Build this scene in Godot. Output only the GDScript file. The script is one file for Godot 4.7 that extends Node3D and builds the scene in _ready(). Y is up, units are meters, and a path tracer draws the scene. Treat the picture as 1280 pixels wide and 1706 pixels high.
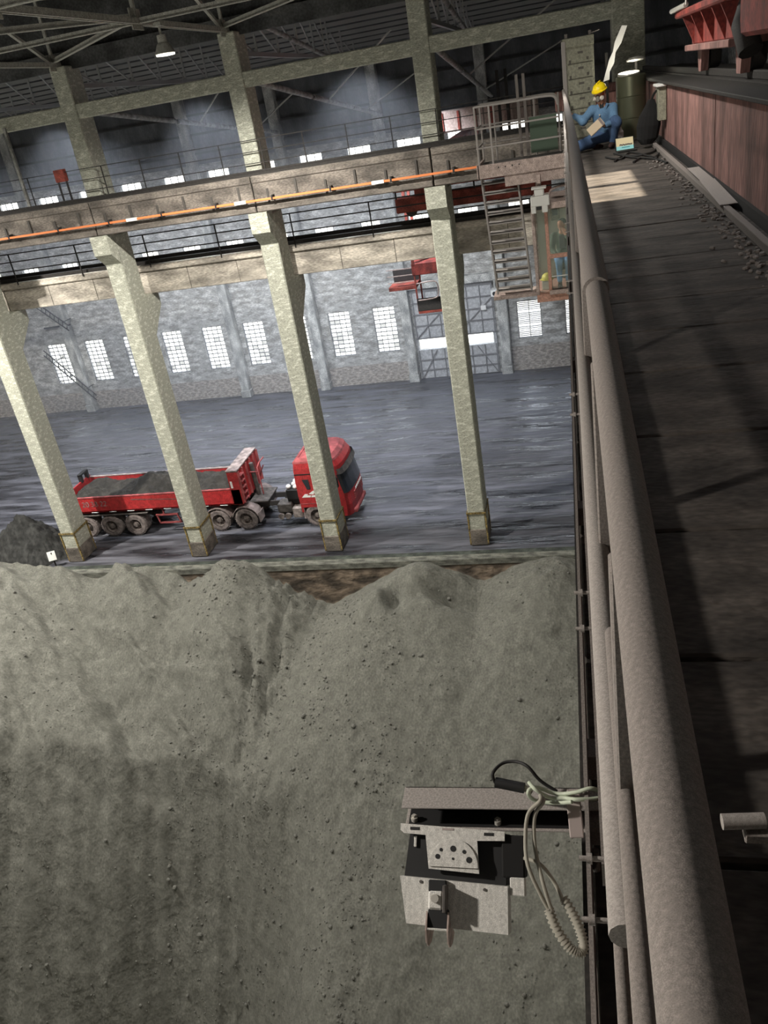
extends Node3D
# Ore shed: a crane walkway high above stock piles, a row of concrete columns, a tipper lorry and the far aisle.

class MB:
	var v := PackedVector3Array()
	var n := PackedVector3Array()
	var xf := Transform3D()

	func tri(a: Vector3, b: Vector3, c: Vector3, na: Vector3, nb: Vector3, nc: Vector3) -> void:
		if (c - a).cross(b - a).dot(na + nb + nc) < 0.0:
			var t := b
			b = c
			c = t
			t = nb
			nb = nc
			nc = t
		v.append(xf * a)
		v.append(xf * b)
		v.append(xf * c)
		n.append((xf.basis * na).normalized())
		n.append((xf.basis * nb).normalized())
		n.append((xf.basis * nc).normalized())

	func quad(a: Vector3, b: Vector3, c: Vector3, d: Vector3, nn: Vector3) -> void:
		tri(a, b, c, nn, nn, nn)
		tri(a, c, d, nn, nn, nn)

	func quad_s(a: Vector3, b: Vector3, c: Vector3, d: Vector3, na: Vector3, nb: Vector3, nc: Vector3, nd: Vector3) -> void:
		tri(a, b, c, na, nb, nc)
		tri(a, c, d, na, nc, nd)

	func box(c: Vector3, s: Vector3, bev := 0.0, bs := Basis()) -> void:
		var h := s * 0.5
		var b := minf(bev, minf(h.x, minf(h.y, h.z)) * 0.9)
		for i in 3:
			var j := (i + 1) % 3
			var k := (i + 2) % 3
			for si in [-1.0, 1.0]:
				var p := []
				for q in [[-1.0, -1.0], [1.0, -1.0], [1.0, 1.0], [-1.0, 1.0]]:
					var w := Vector3.ZERO
					w[i] = si * h[i]
					w[j] = q[0] * (h[j] - b)
					w[k] = q[1] * (h[k] - b)
					p.append(c + bs * w)
				var nn := Vector3.ZERO
				nn[i] = si
				quad(p[0], p[1], p[2], p[3], bs * nn)
				if b > 0.0:
					for sj in [-1.0, 1.0]:
						var e := []
						for sk in [-1.0, 1.0]:
							var w1 := Vector3.ZERO
							w1[i] = si * h[i]
							w1[j] = sj * (h[j] - b)
							w1[k] = sk * (h[k] - b)
							var w2 := Vector3.ZERO
							w2[i] = si * (h[i] - b)
							w2[j] = sj * h[j]
							w2[k] = sk * (h[k] - b)
							e.append(c + bs * w1)
							e.append(c + bs * w2)
						var en := Vector3.ZERO
						en[i] = si
						en[j] = sj
						quad(e[0], e[1], e[3], e[2], bs * en)
		if b > 0.0:
			for sx in [-1.0, 1.0]:
				for sy in [-1.0, 1.0]:
					for sz in [-1.0, 1.0]:
						var cn := bs * Vector3(sx, sy, sz)
						tri(c + bs * Vector3(sx * h.x, sy * (h.y - b), sz * (h.z - b)), c + bs * Vector3(sx * (h.x - b), sy * h.y, sz * (h.z - b)), c + bs * Vector3(sx * (h.x - b), sy * (h.y - b), sz * h.z), cn, cn, cn)

	func span(x0: float, x1: float, y0: float, y1: float, z0: float, z1: float, bev := 0.0) -> void:
		box(Vector3((x0 + x1) * 0.5, (y0 + y1) * 0.5, (z0 + z1) * 0.5), Vector3(absf(x1 - x0), absf(y1 - y0), absf(z1 - z0)), bev)

	func bar(a: Vector3, b: Vector3, w: float, h: float, up := Vector3.UP, bev := 0.0) -> void:
		var t := (b - a).normalized()
		if absf(t.dot(up)) > 0.99:
			up = Vector3(0, 0, 1) if absf(t.z) < 0.9 else Vector3(1, 0, 0)
		var s := t.cross(up).normalized()
		var u := s.cross(t).normalized()
		box((a + b) * 0.5, Vector3(w, h, a.distance_to(b)), bev, Basis(s, u, -t))

	func tube(pts: Array, r: float, sides := 8, caps := true, radii := []) -> void:
		var m := pts.size()
		var fr := []
		var nrm := Vector3.ZERO
		for i in m:
			var t: Vector3
			if i == 0:
				t = pts[1] - pts[0]
			elif i == m - 1:
				t = pts[m - 1] - pts[m - 2]
			else:
				t = (pts[i + 1] - pts[i]).normalized() + (pts[i] - pts[i - 1]).normalized()
			t = t.normalized()
			if i == 0:
				nrm = t.cross(Vector3.UP if absf(t.y) < 0.9 else Vector3.RIGHT).normalized()
			else:
				nrm = (nrm - t * nrm.dot(t)).normalized()
			fr.append([t, nrm, t.cross(nrm).normalized()])
		for i in m - 1:
			var r0: float = radii[i] if radii.size() else r
			var r1: float = radii[i + 1] if radii.size() else r
			for k in sides:
				var a0 := TAU * k / sides
				var a1 := TAU * (k + 1) / sides
				var n00: Vector3 = fr[i][1] * cos(a0) + fr[i][2] * sin(a0)
				var n01: Vector3 = fr[i][1] * cos(a1) + fr[i][2] * sin(a1)
				var n10: Vector3 = fr[i + 1][1] * cos(a0) + fr[i + 1][2] * sin(a0)
				var n11: Vector3 = fr[i + 1][1] * cos(a1) + fr[i + 1][2] * sin(a1)
				quad_s(pts[i] + n00 * r0, pts[i] + n01 * r0, pts[i + 1] + n11 * r1, pts[i + 1] + n10 * r1, n00, n01, n11, n10)
		if caps:
			for e in [0, m - 1]:
				var re: float = radii[e] if radii.size() else r
				var cn: Vector3 = fr[e][0] * (-1.0 if e == 0 else 1.0)
				for k in sides:
					var a0 := TAU * k / sides
					var a1 := TAU * (k + 1) / sides
					tri(pts[e], pts[e] + (fr[e][1] * cos(a0) + fr[e][2] * sin(a0)) * re, pts[e] + (fr[e][1] * cos(a1) + fr[e][2] * sin(a1)) * re, cn, cn, cn)

	func lathe(prof: Array, sides: int, at: Vector3, bs := Basis()) -> void:
		# prof: Vector2(radius, height) along the basis' y axis
		for i in prof.size() - 1:
			var p: Vector2 = prof[i]
			var q: Vector2 = prof[i + 1]
			var d := q - p
			if d.length() < 1e-6:
				continue
			var nn := Vector2(d.y, -d.x).normalized()
			for k in sides:
				var a0 := TAU * k / sides
				var a1 := TAU * (k + 1) / sides
				var c0 := Vector3(cos(a0), 0, sin(a0))
				var c1 := Vector3(cos(a1), 0, sin(a1))
				var n0 := bs * (c0 * nn.x + Vector3.UP * nn.y)
				var n1 := bs * (c1 * nn.x + Vector3.UP * nn.y)
				quad_s(at + bs * (c0 * p.x + Vector3.UP * p.y), at + bs * (c1 * p.x + Vector3.UP * p.y), at + bs * (c1 * q.x + Vector3.UP * q.y), at + bs * (c0 * q.x + Vector3.UP * q.y), n0, n1, n1, n0)

	func prism(poly: PackedVector2Array, depth: float, t: Transform3D) -> void:
		# outline in the transform's xy plane, centred on it in z
		var ids := Geometry2D.triangulate_polygon(poly)
		var h := depth * 0.5
		for s in [-1.0, 1.0]:
			var nn: Vector3 = t.basis.z * s
			for i in range(0, ids.size(), 3):
				var p := poly[ids[i]]
				var q := poly[ids[i + 1]]
				var r := poly[ids[i + 2]]
				tri(t * Vector3(p.x, p.y, h * s), t * Vector3(q.x, q.y, h * s), t * Vector3(r.x, r.y, h * s), nn, nn, nn)
		var area := 0.0
		for i in poly.size():
			area += poly[i].cross(poly[(i + 1) % poly.size()])
		for i in poly.size():
			var p := poly[i]
			var q := poly[(i + 1) % poly.size()]
			var d := (q - p).normalized() * (1.0 if area > 0 else -1.0)
			var nn: Vector3 = t.basis * Vector3(d.y, -d.x, 0)
			quad(t * Vector3(p.x, p.y, h), t * Vector3(q.x, q.y, h), t * Vector3(q.x, q.y, -h), t * Vector3(p.x, p.y, -h), nn)

	func ball(c: Vector3, r: Vector3, nu := 12, nv := 8, v0 := 0.0, v1 := 1.0, bs := Basis()) -> void:
		for j in nv:
			for i in nu:
				var p := []
				var q := []
				for w in [[0, 0], [1, 0], [1, 1], [0, 1]]:
					var th: float = PI * lerpf(v0, v1, float(j + w[1]) / nv)
					var ph: float = TAU * (i + w[0]) / nu
					var d := Vector3(sin(th) * cos(ph), cos(th), sin(th) * sin(ph))
					p.append(c + bs * (d * r))
					q.append(bs * (d / r).normalized())
				quad_s(p[0], p[1], p[2], p[3], q[0], q[1], q[2], q[3])

	func mesh() -> ArrayMesh:
		var a := []
		a.resize(Mesh.ARRAY_MAX)
		a[Mesh.ARRAY_VERTEX] = v
		a[Mesh.ARRAY_NORMAL] = n
		var m := ArrayMesh.new()
		m.add_surface_from_arrays(Mesh.PRIMITIVE_TRIANGLES, a)
		return m


# ---------------------------------------------------------------- names, things, parts
var taken := {}

func numbered(parent: Node, called: String) -> String:
	var key := str(parent.get_instance_id()) + called
	var k: int = taken.get(key, 0)
	taken[key] = k + 1
	return called if k == 0 else "%s_%03d" % [called, k]

func tag(o: Node, label: String, category: String, group := "", kind := "") -> Node:
	o.set_meta("label", label)
	if category:
		o.set_meta("category", category)
	if group:
		o.set_meta("group", group)
	if kind:
		o.set_meta("kind", kind)
	return o

func thing(called: String, label: String, category: String, at := Vector3.ZERO, group := "") -> Node3D:
	var o := Node3D.new()
	o.name = numbered(self, called)
	add_child(o, true)
	o.position = at
	tag(o, label, category, group)
	return o

func inst(called: String, mesh: Mesh, m: Material, parent: Node = null, at := Vector3.ZERO) -> MeshInstance3D:
	var p: Node = parent if parent else self
	var o := MeshInstance3D.new()
	o.mesh = mesh
	o.material_override = m
	o.name = numbered(p, called)
	p.add_child(o, true)
	o.position = at
	return o

func part(called: String, b: MB, m: Material, parent: Node = null, at := Vector3.ZERO) -> MeshInstance3D:
	return inst(called, b.mesh(), m, parent, at)

func struct(called: String, b: MB, m: Material, label := "") -> MeshInstance3D:
	var o := part(called, b, m)
	o.set_meta("kind", "structure")
	if label:
		o.set_meta("label", label)
	return o

func copy(o: Node3D, label: String, at: Vector3) -> Node3D:
	var c: Node3D = o.duplicate()
	c.name = numbered(self, str(o.name).rstrip("0123456789").trim_suffix("_"))
	add_child(c, true)
	c.position = at
	c.set_meta("label", label)
	return c

func mbox(c: Vector3, s: Vector3, bev := 0.0, bs := Basis()) -> MB:
	var b := MB.new()
	b.box(c, s, bev, bs)
	return b

func mspan(x0: float, x1: float, y0: float, y1: float, z0: float, z1: float, bev := 0.0) -> MB:
	var b := MB.new()
	b.span(x0, x1, y0, y1, z0, z1, bev)
	return b

func mbar(a: Vector3, c: Vector3, w: float, h: float, bev := 0.0) -> MB:
	var b := MB.new()
	b.bar(a, c, w, h, Vector3.UP, bev)
	return b

func mtube(pts: Array, r: float, sides := 8) -> MB:
	var b := MB.new()
	b.tube(pts, r, sides)
	return b

func smooth(pts: Array, per := 5) -> Array:
	var out := []
	for i in pts.size() - 1:
		var p0: Vector3 = pts[maxi(i - 1, 0)]
		var p1: Vector3 = pts[i]
		var p2: Vector3 = pts[i + 1]
		var p3: Vector3 = pts[mini(i + 2, pts.size() - 1)]
		for k in per:
			out.append(p1.cubic_interpolate(p2, p0, p3, float(k) / per))
	out.append(pts[pts.size() - 1])
	return out

# ---------------------------------------------------------------- textures and materials
var tex := {}
var mats := {}

func noise(sd: int, freq: float, octaves := 4, kind := FastNoiseLite.TYPE_SIMPLEX_SMOOTH) -> FastNoiseLite:
	var f := FastNoiseLite.new()
	f.seed = sd
	f.noise_type = kind
	f.frequency = freq
	f.fractal_octaves = octaves
	return f

func gray(sd: int, freq: float, octaves: int, size := 512) -> PackedByteArray:
	var im := noise(sd, freq, octaves).get_seamless_image(size, size, false, false, 0.2, true)
	im.convert(Image.FORMAT_L8)
	return im.get_data()

func make_tex(key: String, a: PackedByteArray, b: PackedByteArray, ramp: Callable, size := 512) -> void:
	var d := PackedByteArray()
	d.resize(size * size * 3)
	var lut := []
	for i in 256:
		lut.append(ramp.call(i / 255.0))
	for i in size * size:
		var c: Color = lut[a[i]]
		var f := 0.78 + 0.44 * b[i] / 255.0
		d[i * 3] = clampi(int(c.r * f * 255.0), 0, 255)
		d[i * 3 + 1] = clampi(int(c.g * f * 255.0), 0, 255)
		d[i * 3 + 2] = clampi(int(c.b * f * 255.0), 0, 255)
	var im := Image.create_from_data(size, size, false, Image.FORMAT_RGB8, d)
	tex[key] = ImageTexture.create_from_image(im)

func make_normal(key: String, a: PackedByteArray, strength: float, size := 512) -> void:
	var im := Image.create_from_data(size, size, false, Image.FORMAT_L8, a)
	im.convert(Image.FORMAT_RGBA8)
	im.bump_map_to_normal_map(strength)
	tex[key] = ImageTexture.create_from_image(im)

func make_textures() -> void:
	var coarse := gray(11, 0.008, 5)
	var mid := gray(23, 0.02, 5)
	var fine := gray(37, 0.09, 4)
	var g := func(lo: float, hi: float, k: float) -> Callable:
		return func(t: float) -> Color:
			var s := lerpf(lo, hi, clampf((t - 0.5) * k + 0.5, 0, 1))
			return Color(s, s, s)
	make_tex("mottle", coarse, fine, g.call(0.6, 0.92, 1.6))
	make_tex("grain", mid, fine, g.call(0.7, 0.9, 1.2))
	make_tex("patch", coarse, mid, g.call(0.5, 0.92, 2.2))
	make_tex("floor", coarse, mid, g.call(0.5, 0.98, 2.2))
	make_tex("rough", coarse, mid, g.call(0.25, 0.95, 2.2))
	make_tex("plaster", mid, fine, func(t: float) -> Color:
		if t > 0.66:
			return Color(0.93, 0.93, 0.92)
		if t < 0.36:
			return Color(0.66, 0.65, 0.63)
		return Color(0.8, 0.8, 0.79).lerp(Color(0.68, 0.67, 0.65), clampf((0.5 - t) * 4.0, 0, 1)))
	make_tex("flaked", mid, fine, func(t: float) -> Color:
		if t > 0.68:
			return Color(0.93, 0.93, 0.91)
		return Color(0.74, 0.74, 0.72).lerp(Color(0.86, 0.86, 0.83), t))
	make_normal("bump", mid, 6.0)
	make_normal("bumpfine", fine, 5.0)
	make_normal("bumpbig", coarse, 10.0)

func M(key: String, col: Color = Color.WHITE, rough := 0.85, metal := 0.0, t := "", sc := Vector3.ONE, nm := "", ns := 1.0) -> StandardMaterial3D:
	if mats.has(key):
		return mats[key]
	var m := StandardMaterial3D.new()
	m.albedo_color = col
	m.roughness = rough
	m.metallic = metal
	if t or nm:
		m.uv1_triplanar = true
		m.uv1_world_triplanar = true
		m.uv1_scale = sc
	if t:
		m.albedo_texture = tex[t]
	if nm:
		m.normal_enabled = true
		m.normal_texture = tex[nm]
		m.normal_scale = ns
	mats[key] = m
	return m

func rgb(r: int, g: int, b: int) -> Color:
	return Color(r / 255.0, g / 255.0, b / 255.0)

func make_materials() -> void:
	make_textures()
	M("concrete", rgb(208, 208, 197), 0.92, 0, "flaked", Vector3(0.22, 0.7, 0.3), "bump", 0.5)
	M("concrete_tan", rgb(214, 204, 190), 0.92, 0, "mottle", Vector3(0.12, 0.4, 0.4), "bump", 0.4)
	M("concrete_brown", rgb(138, 129, 120), 0.92, 0, "mottle", Vector3(0.18, 0.4, 0.4), "bump", 0.4)
	M("plaster", rgb(214, 212, 208), 0.95, 0, "plaster", Vector3(0.1, 0.28, 0.2), "bump", 0.5)
	M("brickwash", rgb(196, 186, 176), 0.95, 0, "plaster", Vector3(0.3, 0.6, 0.3), "bump", 1.0)
	M("pillar", rgb(222, 221, 214), 0.93, 0, "mottle", Vector3(0.3, 0.2, 0.3), "bump", 0.7)
	M("gate", rgb(216, 216, 216), 0.85, 0.0, "grain", Vector3(0.4, 0.4, 0.4))
	M("gate_bar", rgb(112, 110, 110), 0.8)
	M("window_bar", rgb(120, 120, 120), 0.8)
	M("upper_wall_grey", rgb(120, 122, 126), 0.9, 0.0, "mottle", Vector3(0.3, 0.08, 0.3))
	M("roof", rgb(92, 92, 92), 0.9, 0.1, "mottle", Vector3(0.2, 0.2, 0.2))
	M("truss", rgb(206, 204, 194), 0.85, 0.1, "grain", Vector3(0.7, 0.7, 0.7))
	M("purlin", rgb(150, 150, 148), 0.85, 0.1)
	M("brace", rgb(186, 184, 178), 0.85, 0.1, "mottle", Vector3(0.6, 0.6, 0.6))
	M("pitwall", rgb(138, 122, 106), 0.95, 0, "patch", Vector3(0.18, 0.4, 0.3), "bump", 0.8)
	M("kerb", rgb(138, 138, 128), 0.95, 0, "mottle", Vector3(0.4, 0.8, 0.8))
	M("gutter", rgb(84, 90, 82), 0.9, 0, "mottle", Vector3(0.4, 0.4, 0.4))
	M("ore", rgb(132, 131, 122), 1.0, 0, "grain", Vector3(0.22, 0.22, 0.22), "bump", 0.9)
	M("clod", rgb(140, 139, 131), 1.0, 0, "grain", Vector3(1, 1, 1))
	M("coal", rgb(66, 66, 64), 0.95, 0, "patch", Vector3(0.6, 0.6, 0.6), "bump", 1.5)
	M("load", rgb(58, 54, 48), 1.0, 0, "mottle", Vector3(0.5, 0.5, 0.5), "bump", 1.2)
	M("dust_steel", rgb(156, 147, 141), 0.95, 0, "grain", Vector3(16, 16, 16), "bumpfine", 0.12)
	M("dust_steel_pale", rgb(188, 180, 174), 0.92, 0, "grain", Vector3(16, 16, 16), "bumpfine", 0.12)
	M("walk", rgb(86, 79, 73), 0.95, 0, "mottle", Vector3(0.35, 0.9, 0.9), "bump", 0.6)
	M("dark_steel", rgb(62, 58, 55), 0.8, 0.2, "grain", Vector3(1, 1, 1))
	M("clamp", rgb(72, 68, 64), 0.85)
	M("black", rgb(24, 24, 25), 0.6)
	M("black_matte", rgb(20, 19, 19), 0.95)
	M("girder_red", rgb(170, 126, 118), 0.8, 0.0, "mottle", Vector3(0.35, 0.08, 0.35), "bumpfine", 0.2)
	M("trolley_red", rgb(168, 70, 60), 0.75, 0.0, "mottle", Vector3(0.5, 0.3, 0.5))
	M("far_red", rgb(176, 84, 70), 0.8, 0.0, "mottle", Vector3(0.4, 0.4, 0.4))
	M("truck_red", rgb(208, 58, 60), 0.45, 0.0, "grain", Vector3(0.4, 0.4, 0.4))
	M("truck_red_dusty", rgb(196, 96, 96), 0.8, 0.0, "mottle", Vector3(0.5, 0.5, 0.5))
	M("truck_dust", rgb(176, 160, 156), 0.95, 0.0, "mottle", Vector3(0.6, 0.6, 0.6))
	M("truck_grey", rgb(112, 106, 102), 0.85, 0.0, "mottle", Vector3(0.8, 0.8, 0.8))
	M("chassis", rgb(66, 62, 60), 0.9)
	M("tyre", rgb(150, 138, 134), 0.95, 0.0, "mottle", Vector3(1, 1, 1))
	M("rim", rgb(140, 128, 122), 0.85, 0.0, "mottle", Vector3(2, 2, 2))
	M("tank", rgb(176, 164, 158), 0.7, 0.2, "mottle", Vector3(1, 1, 1))
	M("glass_dark", rgb(44, 48, 54), 0.15, 0.1)
	M("white_paint", rgb(232, 230, 226), 0.6)
	M("white_device", rgb(250, 247, 240), 0.5, 0.0, "grain", Vector3(9, 9, 9))
	M("orange", rgb(222, 128, 74), 0.7)
	M("yellow_steel", rgb(160, 138, 84), 0.8, 0.0, "patch", Vector3(1.5, 1.5, 1.5))
	M("pink_steel", rgb(206, 184, 174), 0.8, 0.0, "grain", Vector3(0.8, 0.8, 0.8))
	M("orange_frame", rgb(226, 172, 150), 0.75, 0.0, "grain", Vector3(1.5, 1.5, 1.5))
	M("cabinet", rgb(176, 174, 152), 0.7, 0.0, "grain", Vector3(1.5, 1.5, 1.5))
	M("cabinet_dark", rgb(86, 82, 74), 0.7)
	M("drum", rgb(120, 122, 100), 0.35, 0.7)
	M("denim", rgb(118, 158, 196), 0.95, 0.0, "grain", Vector3(5, 5, 5))
	M("jeans", rgb(88, 116, 158), 0.95, 0.0, "grain", Vector3(4, 4, 4))
	M("jeans_pale", rgb(104, 146, 186), 0.95)
	M("helmet", rgb(244, 214, 20), 0.4)
	M("skin", rgb(202, 148, 118), 0.7)
	M("hair", rgb(24, 20, 18), 0.9)
	M("mask", rgb(120, 116, 108), 0.7)
	M("mask_pale", rgb(196, 188, 176), 0.7)
	M("boot", rgb(58, 40, 36), 0.85)
	M("board", rgb(190, 172, 146), 0.8)
	M("olive", rgb(96, 112, 96), 0.9)
	M("orange_strap", rgb(196, 80, 40), 0.8)
	M("cable_black", rgb(26, 25, 24), 0.7)
	M("cable_pale", rgb(188, 196, 176), 0.6)
	M("cable_grey", rgb(150, 146, 134), 0.7)
	M("tape", rgb(158, 146, 142), 0.6)
	M("zinc", rgb(200, 196, 188), 0.45, 0.5)
	M("yellow_hat", rgb(216, 206, 84), 0.5)
	M("cab_panel", rgb(196, 198, 184), 0.6)
	var gl := StandardMaterial3D.new()
	gl.transparency = BaseMaterial3D.TRANSPARENCY_ALPHA
	gl.albedo_color = Color(0.9, 0.95, 0.95, 0.06)
	gl.roughness = 0.05
	mats["pane"] = gl
	var gd := StandardMaterial3D.new()
	gd.transparency = BaseMaterial3D.TRANSPARENCY_ALPHA
	gd.albedo_color = Color(0.6, 0.6, 0.6, 0.5)
	gd.roughness = 0.2
	mats["pane_dirty"] = gd
	var gt := StandardMaterial3D.new()
	gt.transparency = BaseMaterial3D.TRANSPARENCY_ALPHA
	gt.albedo_color = Color(0.75, 0.82, 0.76, 0.1)
	gt.roughness = 0.05
	mats["cab_glass"] = gt
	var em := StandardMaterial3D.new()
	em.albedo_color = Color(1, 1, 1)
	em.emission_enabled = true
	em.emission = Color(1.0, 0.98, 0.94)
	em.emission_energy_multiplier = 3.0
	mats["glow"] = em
	var fl := M("floor", rgb(100, 100, 108), 0.55, 0.0, "floor", Vector3(0.045, 0.25, 0.34), "bump", 0.9)
	fl.roughness_texture = tex["rough"]
	fl.roughness = 0.9

# ---------------------------------------------------------------- the place in numbers
const PITCH := 6.0
const COL_X := [-22.15, -16.15, -10.15, -4.15, 1.85]
const WALL_Z := -49.3
const FLOOR_EDGE := -27.0
const DECK := 14.7
const ORD := ["first", "second", "third", "fourth", "fifth", "sixth", "seventh", "eighth", "ninth", "tenth", "eleventh"]

func lamp_light(called: String, at: Vector3, energy: float, col: Color, half_angle: float, size: float, pitch := -90.0) -> void:
	var l := SpotLight3D.new()
	l.name = numbered(self, called)
	add_child(l, true)
	l.position = at
	l.rotation_degrees = Vector3(pitch, 0, 0)
	l.light_energy = energy
	l.light_color = col
	l.spot_angle = half_angle
	l.spot_angle_attenuation = 0.6
	l.spot_range = 90.0
	l.spot_attenuation = 2.0
	l.light_size = size
	l.shadow_enabled = true

func set_view() -> void:
	var cam := Camera3D.new()
	cam.name = "camera"
	add_child(cam)
	cam.position = Vector3(0, 16.2, 0)
	cam.rotation = Vector3(-0.46277, 0.27083, -0.17579)
	cam.fov = 63.79
	cam.near = 0.05
	cam.far = 200.0
	cam.current = true
	var we := WorldEnvironment.new()
	we.name = "environment"
	var e := Environment.new()
	e.background_mode = Environment.BG_SKY
	var sky := Sky.new()
	var sm := ProceduralSkyMaterial.new()
	sm.sky_top_color = Color(0.86, 0.9, 0.95)
	sm.sky_horizon_color = Color(0.95, 0.96, 0.98)
	sm.ground_bottom_color = Color(0.55, 0.55, 0.53)
	sm.ground_horizon_color = Color(0.8, 0.8, 0.8)
	sm.sky_energy_multiplier = SKY_E
	sm.ground_energy_multiplier = SKY_E
	sky.sky_material = sm
	e.sky = sky
	e.tonemap_mode = Environment.TONE_MAPPER_LINEAR
	e.tonemap_exposure = 1.0
	e.sdfgi_enabled = true
	e.ssao_enabled = true
	e.ssil_enabled = true
	we.environment = e
	add_child(we)
	var sun := DirectionalLight3D.new()
	sun.name = "sun"
	add_child(sun)
	sun.look_at_from_position(SUN_TO * 30.0, Vector3.ZERO, Vector3.UP)
	sun.light_energy = SUN_E
	sun.light_color = Color(1.0, 0.95, 0.86)
	sun.light_angular_distance = 0.6
	sun.shadow_enabled = true

const SKY_E := 3.0
const SUN_E := 7.0
const SUN_TO := Vector3(0.05, 0.9, 0.42)
const LAMPS := [
	# place, energy
	[Vector3(-9.6, 17.95, -22.0), 240.0],
	[Vector3(-0.9, 18.3, -13.2), 27.0],
	[Vector3(-27.0, 17.9, -20.5), 760.0],
	[Vector3(-3.1, 16.65, -0.9), 12.5],
]
const ADDED_FAR_LAMPS := [-7.15, -13.15, -19.15, -25.15]  # x of the added lamps that brighten the far aisle

# ---------------------------------------------------------------- setting
func wall_with_holes(b: MB, x0: float, x1: float, y0: float, y1: float, z0: float, z1: float, holes: Array) -> void:
	# holes: Rect2(x, y, w, h); the wall is cut into upright strips between their edges
	var xs := [x0, x1]
	for h in holes:
		xs.append(h.position.x)
		xs.append(h.end.x)
	xs.sort()
	for i in xs.size() - 1:
		if xs[i + 1] - xs[i] < 0.001:
			continue
		var xm: float = (xs[i] + xs[i + 1]) * 0.5
		var here := []
		for h in holes:
			if h.position.x < xm and h.end.x > xm:
				here.append(h)
		here.sort_custom(func(p, q): return p.position.y < q.position.y)
		var y := y0
		for h in here:
			b.span(xs[i], xs[i + 1], y, h.position.y, z0, z1)
			y = h.end.y
		b.span(xs[i], xs[i + 1], y, y1, z0, z1)

var lower_windows := []

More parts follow.
